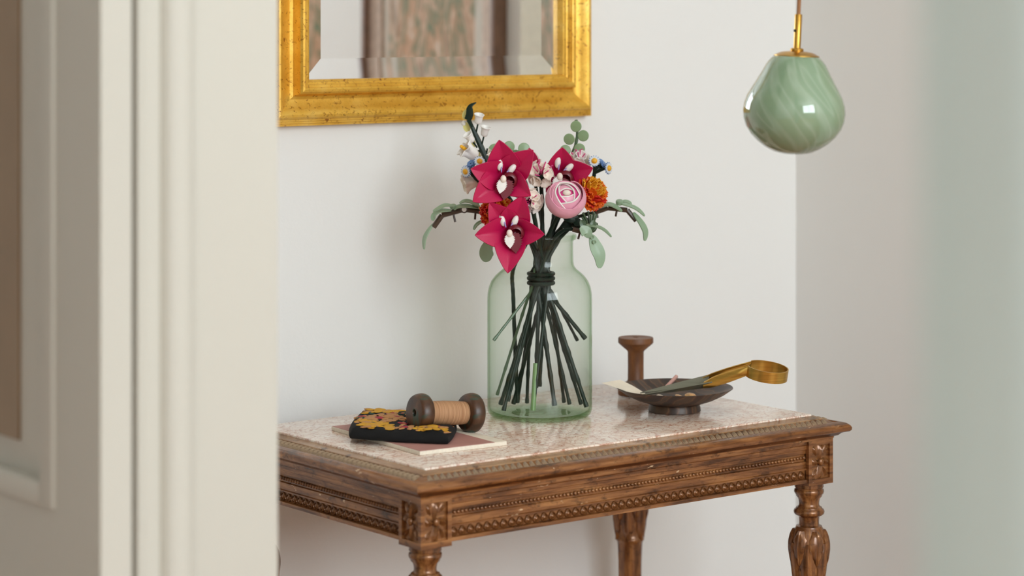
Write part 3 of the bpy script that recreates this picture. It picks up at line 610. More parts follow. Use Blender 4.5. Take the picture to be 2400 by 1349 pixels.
# --- clustered white blossoms with pink stamens
def blossom():
    g = G(); n = 20; prof = [(.0016, 0), (.0046, .0022), (.0062, .0058), (.0076, .0080)]; inn = [(.0068, .0080), (.0054, .0056), (.0036, .0030), (0, .0024)]
    def fn(tt, z): return 1+(.20*abs(cos(2.5*tt))**.7-.12)*(z/.008)**2
    return g.lathe([(r, z) for r, z in prof+inn], n, None, fn)
blo = blossom().data('blossom', M['cream'], 55); blw = blossom().data('blossom', M['white'], 55)
eye = G().ell((0, 0, .0035), .0016, 8, 6).data('blossom_eye', M['cream'], 60)
def cluster(root, c, ax, R0, n, seed, stam=9):
    rnd = random.Random(seed); F_ = zframe(c, ax); R3_ = F_.to_3x3()
    G().ell(c, R0*.35, 10, 8).build('core', M['dgreen'], root)
    for k in range(n):
        t_ = R_(38 if k < n*.35 else 78)+rnd.uniform(-.15, .15); a = k*2.39996+seed
        nw = R3_ @ V(sin(t_)*cos(a), sin(t_)*sin(a), cos(t_)); b_ = new('blossom', rnd.choice((blo, blo, blw)), root, zframe(c+nw*R0*.42, nw)); new('blossom_eye', eye, b_, zframe(c+nw*R0*.42, nw))
    g = G()
    for k in range(stam):
        a = k*2.39996; t_ = R_(10+35*(k/stam)); nw = R3_ @ V(sin(t_)*cos(a), sin(t_)*sin(a), cos(t_)); g.tube([c+nw*R0*.3, c+nw*R0*.9, c+nw*R0*1.25], [.0009, .0008, .0010], 6)
    g.build('stamens', M['hotpink'], root)
cl1 = flower('blossom_cluster', 1300, 950, 'cream star blossoms with pink stamens between the upper magenta orchid blooms')
cluster(cl1, Q(1268, 412, -.028), TO*.7+UP*.6, .0185, 10, 1); stem(cl1, 1300, 950, -.01, [Q(1270, 560, -.006), Q(1270, 480, -.012), Q(1268, 425, -.022)], .0028)
cl2 = flower('blossom_cluster', 1265, 905, 'cream star blossoms with pink stamens directly left of the pink rose')
cluster(cl2, Q(1243, 470, -.045), TO*.9-RT*.25+UP*.1, .0180, 10, 2, 11); stem(cl2, 1265, 905, .004, [Q(1262, 560, -.02), Q(1250, 505, -.035), Q(1245, 480, -.04)], .0022)
cl3 = flower('blossom_cluster', 1335, 953, 'white star blossoms with pink stamens behind the right orchid petals, below the round green leaves')
cluster(cl3, Q(1358, 378, .022), UP*.8-RT*.1+TO*.3, .0135, 8, 3, 6); stem(cl3, 1335, 953, .02, [Q(1290, 560, .02), Q(1335, 450, .024), Q(1356, 390, .022)], .0022)
# --- daisy sprigs
def daisy_p(n, r0, r1, w_, th):
    g = G()
    for k in range(n):
        a = 2*pi*k/n; R2 = Matrix.Rotation(a, 4, 'Z'); g.add([(r0, -w_*.6, 0), (r1*.8, -w_, .0006), (r1, 0, .0002), (r1*.8, w_, .0006), (r0, w_*.6, 0), (r0, -w_*.6, -th), (r1*.8, -w_, -th), (r1, 0, -th), (r1*.8, w_, -th), (r0, w_*.6, -th)],
              [(0, 1, 2, 3, 4), (9, 8, 7, 6, 5)]+[(j, 5+j, 5+(j+1) % 5, (j+1) % 5) for j in range(5)], R2)
    return g
dpw = daisy_p(14, .002, .0074, .0013, .0009).data('petals', M['paleblue'], 30); dpw2 = daisy_p(14, .002, .0082, .0008, .0009).data('under_petals', M['blue'], 30)
dpb = daisy_p(7, .001, .0066, .0021, .0012).data('petals', M['blue'], 30); dc = G().ell((0, 0, .0005), (.0039, .0039, .0028), 14, 8).data('centre', M['yellow'], 60)
def sprig(root, base, heads):
    for (px, py, dd, n_, kind) in heads:
        c = Q(px, py, dd); nv = (RT*n_[0]+UP*n_[1]+TO*n_[2]).normalized(); Z_ = zframe(c, nv)
        b_ = Q(*base)
        G().tube(smoothpts([b_, (b_+c)/2-nv*.003, c-nv*.006, c-nv*.001], 4), [.0022]*4+[.0020]*9, 8).build('branch', M['dgreen'], root)
        G().lathe([(.0024, -.006), (.0034, -.003), (.0030, -.001), (0, -.001)], 10, Z_).build('cup', M['dgreen'], root)
        if kind == 'd': new('under_petals', dpw2, root, Z_ @ Matrix.Translation((0, 0, -.0006)) @ Matrix.Rotation(.2, 4, 'Z')); new('petals', dpw, root, Z_); new('centre', dc, root, Z_)
        else: new('petals', dpb, root, Z_); new('petals', dpb, root, Z_ @ Matrix.Translation((0, 0, .0014)) @ Matrix.Rotation(.45, 4, 'Z') @ Matrix.Scale(.8, 4))
dsL = flower('daisy_sprig', 1180, 973, 'sprig of small white daisies and blue flowers tucked beside the upper magenta orchid')
sprig(dsL, (1112, 415, -.01), [(1124, 378, -.03, (.2, .5, .8), 'd'), (1091, 402, -.022, (-.6, -.1, .75), 'd'), (1104, 384, -.014, (-.4, .5, .6), 'b'), (1098, 394, -.006, (-.6, .5, .4), 'b')])
stem(dsL, 1180, 973, -.035, [Q(1240, 560, .008), Q(1180, 480, .004), Q(1130, 432, -.004), Q(1112, 415, -.01)], .0024)
dsR = flower('daisy_sprig', 1203, 950, 'sprig of small white daisies and blue flowers at the right above the orange ranunculus')
sprig(dsR, (1393, 405, .012), [(1393, 377, 0, (-.05, .35, .9), 'd'), (1427, 394, .004, (.75, .05, .6), 'd'), (1409, 380, .016, (.6, .6, .35), 'b'), (1415, 386, .012, (.8, .5, .3), 'b')])
stem(dsR, 1203, 950, .02, [Q(1300, 560, .02), Q(1360, 470, .016), Q(1388, 425, .014), Q(1393, 405, .012)], .0026)
# --- bell spray (tall, left)
sp = flower('bell_flower_spray', 1372, 793, 'tall dark green spray of white bells with a curved tip, rising before the gold frame')
pts = [Q(1250, 560, .024), Q(1185, 450, .03), Q(1141, 373, .02), Q(1118, 322, .018), Q(1098, 280, .018)]
stem(sp, 1372, 793, .014, pts, .0027)
G().tube([Q(1143, 378, .0195), Q(1119, 325, .0175), Q(1107, 298, .0175)], [.0042, .0038, .0028], 6).build('stem_sleeve', M['dgreen'], sp)
leaf([Q(1096, 281, .018), Q(1101, 268, .017), Q(1101, 254, .016), Q(1105, 246, .016), Q(1116, 240, .016)], .0052, TO*.8-RT*.5, .003, .1, 5, lambda t_: (.75+.25*sin(pi*t_*1.3))*(1-.85*t_**1.5)*(1+.12*(int(t_*22) % 2))).build('curved_tip', M['dgreen'], sp)
def bell(root, c, ax, s=1, star=0, m=None, m2=None):
    Z_ = zframe(c, ax) @ Matrix.Scale(s, 4); n = 30
    fn = (lambda tt, z: 1+star*cos(5*tt)*max(0, z/.0125-.35)) if star else None
    return G().lathe([(.0022, 0), (.0040, .0012), (.0047, .0035), (.0049, .0085), (.0056, .0108), (.0066, .0122), (.0062, .0128), (.0050, .0112), (.0042, .0085), (.0038, .004), (0, .003)], n, Z_, fn).build('bell', m or M['white'], root)
def twig(root, a, b, r=.0012): G().tube([a, b], r, 6).build('twig', M['dgreen'], root)
for (bx, by, tx_, ty_, ax, s) in ((1120, 290, 1115, 316, (.15, 1, .3), 1.05), (1134, 319, 1128, 345, (.22, 1, .3), 1.05), (1108, 332, 1118, 345, (-.55, .8, .4), 1.05)):
    a = Q(bx, by, .012); n_ = RT*ax[0]+UP*ax[1]+TO*ax[2]; twig(sp, Q(tx_, ty_, .018), a); bell(sp, a, n_, s)
twig(sp, Q(1139, 370, .02), Q(1142, 348, .016)); twig(sp, Q(1134, 362, .02), Q(1121, 352, .018))
for (x, y, r_, m_) in ((1092, 268, .30, 'paleyel'), (1094, 298, -.35, 'paleyel'), (1106, 334, -.4, 'paleyel'), (1118, 362, -.5, 'paleyel')):
    d_ = RT*sin(r_)+UP*cos(r_); c = Q(x, y, .026); leaf([c-d_*.0068, c, c+d_*.0068], .0046, TO-RT*.3, .0022, .15, 5).build('bud_leaf', M[m_], sp)
new('bud_leaf', G().ell((0, 0, 0), (.004, .004, .004), 12, 8).data('bud_leaf', M['white'], 60), sp, Matrix.Translation(Q(1088, 289, .028)))
# --- large white bells, low left
wb = flower('white_bell_sprig', 1353, 797, 'sprig of large cream bell flowers with a yellow heart, left of the upper orchid')
cB = Q(1117, 368, .006); axB = -RT*.75+UP*.55+TO*.35; bell(wb, cB, axB, 1.75, .42, M['white'])
G().tube([cB+axB.normalized()*.01, cB+axB.normalized()*.024], [.0018, .0026], 8).build('stigma', M['yellow'], wb)
for a in (-.5, .5): e_ = cB+axB.normalized()*.024; G().ell(e_+UP*.002*a-RT*.003*a, (.0026, .0022, .0022), 8, 6).build('stigma_lobe', M['yellow'], wb)
cD = Q(1124, 420, .004); axD = -RT*.85-UP*.28+TO*.2; bell(wb, cD, axD, 1.75, .38, M['cream'])
leaf([Q(1104, 428, .0), Q(1098, 436, -.002), Q(1095, 448, -.003)], .003, TO, .0016, .1, 4, lambda t_: 1-.9*t_).build('bell_tip', M['cream'], wb)
cE = Q(1146, 382, .03); bell(wb, cE, UP*.8-RT*.2+TO*.3, 1.3, .2, M['cream'])
twig(wb, Q(1140, 400, .012), cB, .002); twig(wb, Q(1140, 400, .012), cE, .002); twig(wb, Q(1146, 418, .012), cD, .002)
stem(wb, 1353, 797, .03, [Q(1245, 570, .03), Q(1190, 480, .028), Q(1150, 425, .014), Q(1140, 398, .012)], .0020)
# --- eucalyptus
disc = G().lathe([(0, -.0008), (.0066, -.0008), (.0074, 0), (.0066, .0008), (0, .0012)], 28).data('round_leaf', M['euc'], 40)
def euc(root, stempts, leaves, dd, bump=True):
    for (x, y, r_, tz) in leaves:
        c = Q(x, y, dd+tz); nv = TO+RT*random.uniform(-.25, .25)+UP*random.uniform(-.1, .3)
        new('round_leaf', disc, root, zframe(c, nv) @ Matrix.Scale(r_/FPX*DV/.0074, 4))
euR = flower('eucalyptus_sprig', 1157, 797, 'upright sprig of round sage green leaves above the right orchid petals', 'leaf sprig')
stem(euR, 1157, 797, -.02, [Q(1290, 560, .03), Q(1322, 450, .034), Q(1336, 375, .032), Q(1350, 335, .03), Q(1353, 300, .03), Q(1350, 281, .028)], .0018, M['sagedark'])
euc(euR, None, [(1350, 296, 13.5, -.006), (1367, 318, 13.5, -.004), (1334, 326, 13.5, -.005), (1358, 349, 13.5, -.006), (1325, 352, 13.0, -.004), (1336, 377, 13, -.006), (1312, 384, 11, .003)], .03)
euL = flower('eucalyptus_sprig', 1165, 925, 'low sprig of round sage green leaves peeking out behind the upper magenta orchid', 'leaf sprig')
stem(euL, 1165, 925, .01, [Q(1262, 560, .034), Q(1240, 450, .05), Q(1206, 366, .052), Q(1198, 350, .052)], .0018, M['sagedark'])
euc(euL, None, [(1160, 352, 16, 0), (1193, 344, 14, -.004), (1228, 348, 14, -.003), (1208, 362, 12, .004), (1147, 380, 11, .003)], .05)
for a_, b_ in (((1206, 366), (1160, 356)), ((1206, 366), (1228, 350)), ((1206, 366), (1150, 380))): G().tube([Q(*a_, .053), Q(*b_, .054)], .0013, 6).build('twig', M['sagedark'], euL)
# --- drooping leaf sprays on dark brown bars
def bar(root, a, b, r=.0026): G().tube([a, b], [r, r], 8).build('branch', M['dbrown'], root)
def pin(root, a, b): G().tube([a, b], .0014, 8).build('pin', M['dbrown'], root)
def hub(root, c, s=.0042): G().lathe([(.8*s, -.6*s), (s, -.4*s), (s, .4*s), (.8*s, .6*s)], 12, zframe(c, UP*.9+TO*.3)).build('leaf_clip', M['sage'], root)
spL = flower('leaf_spray', 1249, 963, 'arching spray of narrow green leaves reaching out over the left side of the jar', 'leaf sprig')
D1 = -.005
pL = [Q(1140, 497, D1), Q(1088, 490, D1), Q(1036, 504, D1), Q(1016, 532, D1)]
for a, b in zip(pL, pL[1:]): bar(spL, a, b, .0036)
new('pivot', G().lathe([(.0031, -.0042), (.0031, .0042)], 16).data('pivot', M['white'], 40), spL, zframe(pL[1], TO))
new('pivot_ring', G().lathe([(.0050, -.0038), (.0050, .0038)], 16).data('pivot_ring', M['dbrown'], 40), spL, zframe(pL[1], TO))
for x, y in ((1115, 492), (1062, 498)): hub(spL, Q(x, y-14, D1), .0045); pin(spL, Q(x, y, D1), Q(x+(-2 if x > 1100 else 5), y+22, D1))
def lv(root, pts, w_, m='sage', dd=0, face=None, th=.0014): leaf([Q(x, y, dd) for x, y in pts], w_ if face is not None else w_*.72, face if face is not None else UP*.92+TO*.36, th, .12, 6).build('leaf', M[m], root)
lv(spL, [(1125, 484), (1105, 474), (1090, 471), (1077, 476)], .0062, 'sage', D1-.006)
lv(spL, [(1122, 488), (1098, 483), (1075, 484), (1064, 491)], .0066, 'sage', D1-.004)
lv(spL, [(1064, 483), (1045, 481), (1030, 487), (1015, 495)], .0062, 'sage', D1-.006)
lv(spL, [(1058, 493), (1034, 494), (1018, 503), (1014, 517)], .0066, 'sage', D1-.004)
lv(spL, [(1016, 524), (1002, 545), (995, 562), (994, 584)], .0050, 'sage', D1, -RT*.75+UP*.4+TO*.4)
lv(spL, [(1144, 518), (1128, 520), (1117, 527), (1110, 538)], .0050, 'sage', D1-.006)
lv(spL, [(1150, 560), (1140, 585), (1142, 602), (1147, 611)], .0092, 'sage', D1-.008, TO)
stem(spL, 1249, 963, -.03, [Q(1245, 560, .0), Q(1200, 515, .004), Q(1160, 500, 0), Q(1140, 497, D1)], .0022)
e0 = Q(1249, 963, -.03); e0.z = TZ+.0125; c0 = CC+V(0, 0, -.006); G().tube([e0+V(0, 0, -.001), e0+(c0-e0)*.36], .0034, 10).build('stem_sleeve', M['limestem'], spL)
spR = flower('leaf_spray', 1213, 951, 'arching spray of narrow green leaves reaching out to the right past the ranunculus', 'leaf sprig')
D2 = .012; pR = [Q(1396, 497, D2), Q(1425, 487, D2), Q(1470, 492, D2), Q(1491, 517, D2)]
for a, b in zip(pR, pR[1:]): bar(spR, a, b, .0033)
hub(spR, Q(1452, 474, D2), .005); pin(spR, Q(1398, 494, D2), Q(1401, 510, D2)); pin(spR, Q(1446, 490, D2), Q(1443, 507, D2))
lv(spR, [(1404, 486), (1425, 479), (1442, 484), (1458, 495)], .0072, 'sage', D2-.006)
lv(spR, [(1456, 478), (1478, 483), (1496, 492), (1511, 506)], .0062, 'sage', D2-.004)
lv(spR, [(1452, 474), (1464, 472), (1474, 474), (1480, 479)], .0052, 'sage', D2+.006)
lv(spR, [(1484, 498), (1502, 522), (1512, 543), (1511, 564)], .0056, 'sage', D2-.003, RT*.6+UP*.4+TO*.6)
stem(spR, 1213, 951, .04, [Q(1295, 560, .024), Q(1330, 520, .02), Q(1370, 503, D2), Q(1398, 497, D2)], .0022)
spF = flower('leaf_spray', 1190, 940, 'short drooping spray of pale green leaves hanging over the right rim of the jar', 'leaf sprig')
D3 = -.03; pF = [Q(1342, 537, D3), Q(1370, 543, D3), Q(1387, 556, D3), Q(1394, 576, D3)]
for a, b in zip(pF, pF[1:]): bar(spF, a, b, .0034)
pin(spF, Q(1360, 542, D3), Q(1355, 560, D3)); hub(spF, Q(1380, 530, D3), .004)
lv(spF, [(1382, 529), (1400, 531), (1418, 540), (1433, 555)], .0046, 'sage', D3-.004)
lv(spF, [(1360, 532), (1370, 540), (1376, 548), (1373, 556)], .0076, 'sage', D3-.010, TO*.8+UP*.4)
lv(spF, [(1386, 550), (1395, 575), (1405, 600), (1405, 628)], .0086, 'sage', D3-.008, TO*.9+RT*.3)
for x, y in ((1388.5, 555), (1393.5, 566.5)): G().lathe([(.0026, -.0015), (.0026, .0022), (.0016, .0022), (.0016, .0010), (0, .0010)], 12, zframe(Q(x, y, D3-.0105), TO)).build('stud', M['sage'], spF)
stem(spF, 1190, 940, -.03, [Q(1295, 565, -.015), Q(1320, 540, -.024), Q(1342, 537, D3)], .0022)
# pale bud behind
bd = flower('orchid_bud', 1322, 950, 'half-open white and magenta toy orchid bud behind the centre of the bouquet')
cb2 = Q(1248, 396, .024)
for (x, y, tz, ws, m_) in ((1240, 346, 0, .9, 'mag'), (1268, 372, -.004, .85, 'cream'), (1222, 366, .004, .9, 'cream'), (1253, 355, .006, 1.0, 'white')):
    y_ = Q(x, y, .024+tz)-cb2; me = orchid_petal().data('petal', M[m_], 45); new('petal', me, bd, frame(cb2, y_, TO, y_.length*ws, y_.length, y_.length))
stem(bd, 1322, 950, .035, [Q(1275, 560, .03), Q(1258, 450, .028), cb2], .0022)
# dark foliage under the rose
df = flower('fern_sprig', 1235, 945, 'dark glossy green foliage cluster hanging beneath the pink rose at the jar rim', 'leaf sprig')
rnd = random.Random(11)
for k in range(13):
    x, y = rnd.uniform(1322, 1392), rnd.uniform(508, 532); c = Q(x, y, rnd.uniform(-.03, .0)); a = rnd.uniform(0, 6.3); d_ = RT*cos(a)+UP*sin(a)
    leaf([c-d_*.007, c+TO*.002, c+d_*.007], .0042, TO+UP*.4, .0016, .2, 4).build('leaf', M['dgreen' if x < 1362 else 'sagedark'], df)
g = G()
for k in range(9):
    a = Q(1378, 540, -.01); b = Q(rnd.uniform(1362, 1402), rnd.uniform(494, 512), rnd.uniform(-.02, .005)); g.tube([a, (a+b)/2+RT*.002, b], [.0012, .001, .0016], 6)
g.build('tendrils', M['sagedark'], df)
stem(df, 1235, 945, .03, [Q(1300, 570, -.004), Q(1335, 535, -.01), Q(1345, 522, -.012)], .0022)
g = G()
for x, y in ((1296, 516), (1300, 530), (1260, 532)): pass
# tie that gathers the stems
tie = G()
for k in range(3):
    z = CC.z-.008+k*.006; tie.tube([V(CC.x+cos(a)*.0162, CC.y+sin(a)*.0162, z) for a in [2*pi*q/24 for q in range(25)]], .0026, 8)
tag(tie.build('stem_tie', M['dgreen'], None, CC), 'dark green ring band gathering the flower stems inside the jar neck', 'tie')

# ------------------------------------------------------------------ notebook, pouch, bobbin
nb_n, nb_r, nb_l = onz(984, 1057, .7553), onz(1188, 1033, .7553), onz(762, 1000, .7553)
ex_ = (nb_r-nb_n); ey_ = (nb_l-nb_n); Lx, Ly = ex_.length, ey_.length; ex_.normalize(); ey_ = (ey_-ex_*ey_.dot(ex_)).normalized()
nbk = thing('notebook', (nb_n.x, nb_n.y, TZ), 'thin cream notebook with a dusty rose cover lying under the velvet pouch', 'notebook')
NM = Matrix(((ex_.x, ey_.x, 0, nb_n.x), (ex_.y, ey_.y, 0, nb_n.y), (0, 0, 1, TZ), (0, 0, 0, 1)))
new('pages', G().box((0, 0, .0002), (Lx, Ly, .0050)).data('pages', M['pagecream'], 30, .0006), nbk, NM)
new('cover', G().box((.0008, .0008, .0051), (Lx*.86, Ly-.0008, .0055)).data('cover', M['rosecover'], 30), nbk, NM)
new('spine_strip', G().box((Lx*.86, .0004, .0051), (Lx-.0004, Ly-.0004, .0055)).data('spine_strip', M['paper'], 30), nbk, NM)
pc = [onz(806, 1022, .7600), onz(1062, 1036, .7600), onz(1078, 985, .7600), onz(836, 969, .7600)]
pz = TZ+.0058; PTH = .0145
pou = thing('pouch', (sum((p.x for p in pc))/4, sum((p.y for p in pc))/4, pz), 'black velvet pouch embroidered with gold and tan flowers on the notebook', 'pouch')
def pp(u, v):       # bilinear on the pouch plan, corners rounded
    a_, b_ = 2*u-1, 2*v-1; u = .5+.5*a_*math.sqrt(max(.2, 1-.16*b_*b_)); v = .5+.5*b_*math.sqrt(max(.2, 1-.16*a_*a_))
    a = pc[0]*(1-u)+pc[1]*u; b = pc[3]*(1-u)+pc[2]*u; return a*(1-v)+b*v
B0, B1 = P(986, 967, 3.030), P(1104, 967, 3.068)        # bobbin axis; the soft pouch gives way beneath it
def press(p):
    ax = B1-B0; L = ax.length; ax = ax.normalized(); d = V(p.x-B0.x, p.y-B0.y, 0); al = d.dot(ax); pr = abs(d.cross(ax).z); z = 9
    for lo_, hi_, r_ in ((-.0125, .0125, .0244), (.012, L-.012, .0154), (L-.0125, L+.0125, .0252)):
        if lo_ <= al <= hi_ and pr < r_: z = min(z, B0.z+ax.z*al-math.sqrt(r_*r_-pr*pr)-.0016)
    return z
def ph(u, v): return max(pz+.001, min(ph0(u, v), press(pp(.02+.96*u, .02+.96*v))))
def ph0(u, v):
    e = min(u, 1-u, v*1.1, (1-v)*1.1); return pz+PTH*(.55+.45*min(1, (max(0, e)/.10))**.5)+.0016*sin(u*9+1)*sin(v*7)+.0008*sin(u*23+v*11)
def pf(u, v):
    uu = .02+.96*u; vv = .02+.96*v; p = pp(uu, vv); return (p.x, p.y, ph(u, v))
n1_, n2_ = 44, 36; vs = []; fs = []
for i_ in range(n1_+1):
    for j_ in range(n2_+1): vs.append(pf(i_/n1_, j_/n2_))
W2 = n2_+1
for i_ in range(n1_):
    for j_ in range(n2_): a = i_*W2+j_; fs.append((a, a+W2, a+W2+1, a+1))
bd_ = [(0, j) for j in range(n2_)]+[(i_, n2_) for i_ in range(n1_)]+[(n1_, j) for j in range(n2_, 0, -1)]+[(i_, 0) for i_ in range(n1_, 0, -1)]
N0 = len(vs); nbd = len(bd_)
for lev, (sc2, zf) in enumerate(((1.02, .42), (1.035, .25), (1.01, .04), (.97, 0.0))):
    for (i_, j_) in bd_:
        u, v = (i_/n1_-.5)*sc2+.5, (j_/n2_-.5)*sc2+.5; p = pp(.02+.96*u, .02+.96*v); vs.append((p.x, p.y, pz+PTH*zf))
prev = [i_*W2+j_ for i_, j_ in bd_]
for lev in range(4):
    cur_ = [N0+lev*nbd+k for k in range(nbd)]
    for k in range(nbd): fs.append((prev[k], prev[(k+1) % nbd], cur_[(k+1) % nbd], cur_[k]))
    prev = cur_
fs.append(tuple(prev[::-1]))
G().add(vs, fs).build('pouch_body', M['velvet'], pou, smooth=60)
def petal_on(u, v, ang, l_, w_, m, h=.0011):
    p = pp(.02+.96*u, .02+.96*v); c = V(p.x, p.y, ph(u, v)+.0002)
    e1 = (pc[1]-pc[0]).normalized(); e2 = UP.cross(e1); d_ = e1*cos(ang)+e2*sin(ang)
    me = emb[m]; new('embroidered_petal', me, pou, frame(c, d_, UP, w_, l_, h))
emb = {k: G().ell((0, 0, 0), 1, 10, 6).data('embroidered_petal', M['emb_'+k], 60) for k in ('gold', 'tan', 'red', 'green')}
rnd = random.Random(4)
def bloom_on(u, v, r_, m, n):
    for k in range(n*2):
        a = 2*pi*k/n+rnd.uniform(-.3, .3); q_ = rnd.uniform(.35, .75); petal_on(min(.94, max(.06, u+cos(a)*r_/.13*q_)), min(.93, max(.07, v+sin(a)*r_/.15*q_)), a+rnd.uniform(-.4, .4), r_*rnd.uniform(.22, .36), r_*rnd.uniform(.12, .2), m if rnd.random() < .82 else 'tan')
    petal_on(u, v, 0, r_*.3, r_*.3, 'red' if m == 'tan' else m, .0016)
for (u, v, r_, m, n) in ((.27, .20, .032, 'gold', 7), (.18, .12, .020, 'gold', 6), (.28, .52, .030, 'tan', 9), (.42, .55, .022, 'tan', 8), (.22, .87, .028, 'gold', 7), (.36, .86, .022, 'gold', 6), (.82, .18, .026, 'gold', 7), (.72, .10, .016, 'gold', 6), (.85, .55, .026, 'tan', 7), (.55, .33, .013, 'red', 6), (.55, .72, .014, 'red', 6), (.10, .50, .020, 'tan', 7), (.55, .14, .018, 'tan', 6), (.70, .36, .018, 'tan', 6), (.10, .30, .014, 'gold', 6)): bloom_on(u, v, r_, m, n)
for k in range(34): petal_on(rnd.uniform(.04, .96), rnd.uniform(.05, .95), rnd.uniform(0, 6.3), rnd.uniform(.006, .012), rnd.uniform(.0025, .0045), rnd.choice(('green', 'green', 'green', 'red', 'tan')), .0007)
# bobbin
ba, bb = P(986, 967, 3.030), P(1104, 967, 3.068); bax = (bb-ba).normalized(); BM = zframe(ba, bax); BL = (bb-ba).length
bob = thing('thread_bobbin', (ba.x, ba.y, ba.z-.023), 'dark wooden bobbin wound with tan thread lying on the embroidered pouch', 'bobbin')
fl = [(0, .0070), (.0040, .0070), (.0042, -.0086), (.0046, -.0091), (.0196, -.0094), (.0210, -.0088), (.0226, -.0060), (.0238, -.0010), (.0238, .0025), (.0228, .0060), (.0204, .0085), (.0140, .0095), (0, .0098)]
new('flange', G().lathe(fl, 40).data('flange', M['bobbin'], 50), bob, BM); new('flange', G().lathe([(r*1.035, z) for r, z in fl], 40).data('flange', M['bobbin'], 50), bob, BM @ Matrix.Translation((0, 0, BL)))
prof = []
nn = 46
for k in range(nn*2+1): z = .0085+(BL-.017)*k/(nn*2); prof.append((.0134+.0012*sin(pi*k/(nn*2))+(.00035 if k % 2 else 0)+random.uniform(-.0001, .0001), z))
new('thread', G().lathe(prof, 36).data('thread', M['thread'], 70), bob, BM)

# ------------------------------------------------------------------ upright spool, bowl and its contents
SPC = P(1490, 920, 3.39); SPC.z = TZ
sp2 = G().lathe([(.0150, .0003), (.0238, .0006), (.0246, .0020), (.0246, .0085), (.0232, .0100), (.0118, .0195), (.0110, .0215), (.0108, .0400), (.0110, .0590), (.0118, .0610), (.0228, .0705), (.0242, .0720), (.0242, .0775), (.0236, .0790), (.0050, .0794), (.0040, .0790), (.0040, .066), (0, .066)], 48, Matrix.Translation(SPC)).build('wooden_spool', M['spool'], None, SPC, smooth=35)
tag(sp2, 'empty brown wooden spool standing upright behind the horn bowl', 'spool')
BC = P(1581, 953, 3.255); BC.z = TZ
bowl = thing('horn_bowl', BC, 'shallow dark brown banded horn bowl on a low foot', 'bowl')
T = Matrix.Translation(BC)
new('bowl', G().lathe([(0, .0095), (.030, .0097), (.036, .0110), (.052, .0165), (.066, .0235), (.0758, .0305), (.0768, .0312), (.0764, .0319), (.0745, .0312), (.064, .0248), (.050, .0182), (.034, .0130), (.015, .0115), (0, .0112)], 64).data('bowl', M['horn'], 50), bowl, T)
new('foot', G().lathe([(.0330, .0002), (.0345, .0012), (.0340, .0060), (.0325, .0098), (.030, .0110), (.026, .0098), (.027, .001)], 48).data('foot', M['horn'], 40), bowl, T)
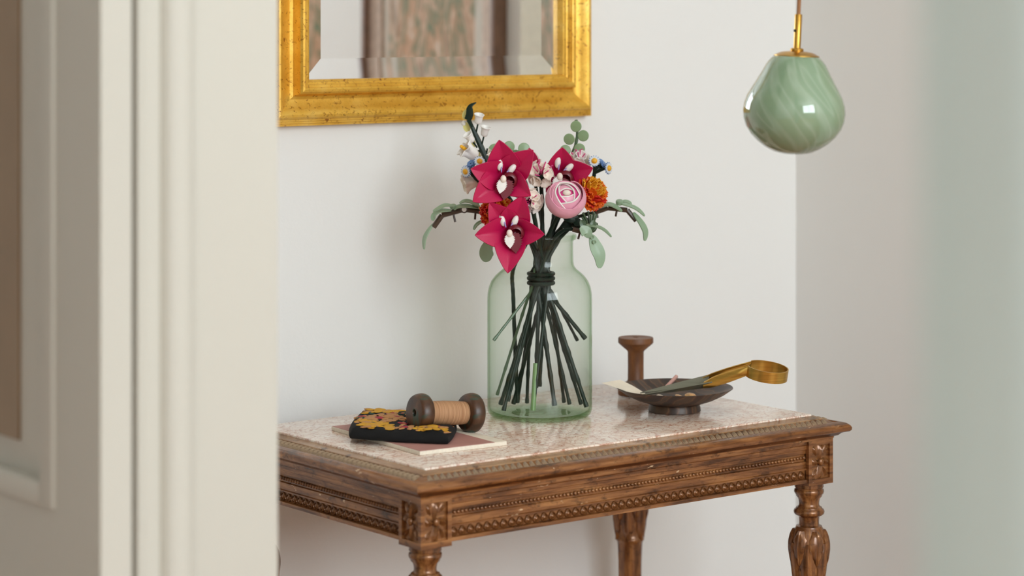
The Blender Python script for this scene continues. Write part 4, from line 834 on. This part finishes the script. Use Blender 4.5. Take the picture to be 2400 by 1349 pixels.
# thread snips: two bent arms, a spring bow and dark blades
sn = thing('thread_snips', P(1600, 930, 3.24), 'brass spring-bow thread snips with dark blades resting across the bowl', 'snips')
rcn = P(1797, 871, 3.19); rax_ = (UP+RT*.13+TO*.14).normalized(); RMx = zframe(rcn, rax_)
gap = .011; rr_ = .0268; hb = .0145
loc_dir = RMx.to_3x3().inverted() @ (P(1640, 901, 3.215)-rcn); a_in = math.atan2(loc_dir.y, loc_dir.x); ga = .52
def bow(u, v): a = a_in+ga+(2*pi-2*ga)*u; return RMx @ V(rr_*cos(a), rr_*sin(a), (v-.5)*hb)
G().sheet(bow, 48, 2, .0014).build('spring_bow', M['brass2'], sn, smooth=60)
ax_l = (P(1640, 901, 3.215)-rcn).normalized(); side = ax_l.cross(rax_).normalized()
if side.dot(FW) < 0: side = -side
def arm(s_, nm):
    st = bow(0, .5) if (bow(0, .5)-rcn).dot(side)*s_ > 0 else bow(1, .5)
    en = rcn+ax_l*(.093 if s_ > 0 else .083)+side*(.0115*s_)+rax_*.001
    def f(u, v):
        p = st+(en-st)*u; wv = hb*(.42+.10*sin(pi*u))*(1 if u < .8 else 1-.35*(u-.8)/.2); a = (v-.5)*pi*.95
        return p+rax_*sin(a)*wv+side*s_*(cos(a)-.25)*.0052*min(1, u*5+.25)
    G().sheet(f, 18, 12, .0011).build(nm, M['brass2'], sn, smooth=60)
    # blade
    tip = P(1500, 923, 3.215); b0 = en-ax_l*.012; rx = rax_*.0062
    def fb(u, v):
        q = b0+(tip-b0)*u; wv = (1-u)**.8; return q+(rax_*(v-.5)*.010-side*s_*.0026*(1-u)+side*s_*.014*(v-.4))*wv+rax_*.0015*s_
    G().sheet(fb, 12, 3, .0012).build('blade', M['steel'], sn, smooth=40)
arm(1, 'arm'); arm(-1, 'arm')
# paper slip, pink stick, brown strip and scraps
def quad(name, pts, th, m, label, cat, group=None):
    c = sum(pts, Vector())/4
    g = G().sheet(lambda u, v: (pts[0]*(1-u)+pts[1]*u)*(1-v)+(pts[3]*(1-u)+pts[2]*u)*v+UP*.0012*sin(pi*v), 3, 6, th)
    return tag(g.build(name, m, None, c, smooth=40), label, cat, group)
quad('paper_slip', [P(1411, 897, 3.245), P(1453, 890, 3.275), P(1512, 922, 3.265), P(1497, 929, 3.235)], .0008, M['paper'], 'cream paper slip leaning over the edge of the horn bowl', 'paper')
s0, s1 = P(1558, 910, 3.285), P(1587, 880, 3.30)
tag(G().tube([s0, s0+(s1-s0)*.96, s1], [.0024, .0025, .0015], 10).build('pink_stick', M['pink_stick'], None, s0), 'short rounded pink stick poking up from the horn bowl', 'stick')
tag(G().box((0, -.0035, 0), (.030, .0035, .0016), frame(P(1578, 902, 3.262), (P(1625, 890, 3.262)-P(1578, 902, 3.262)).cross(UP)*-1, UP)).build('brown_strip', M['kraft'], None, P(1578, 902, 3.262), bevel=.0004), 'thin dark brown strip beside the brass snips in the bowl', 'strip')
for x, y, m_, lb in ((1548, 930, 'shellw', 'ivory scrap lying in the bottom of the horn bowl'), (1592, 929, 'shellc', 'amber scrap lying in the bottom of the horn bowl'), (1618, 926, 'shellc', 'amber scrap lying under the snips in the bowl')):
    c = P(x, y, 3.225); g = G().ell(c, (.011, .006, .0022), 12, 6, Matrix.Rotation(rnd.uniform(0, 3), 4, 'Z') @ Matrix.Rotation(.35, 4, 'X'))
    tag(g.build('scrap', M[m_], None, c), lb, 'scrap', 'scraps in the bowl')
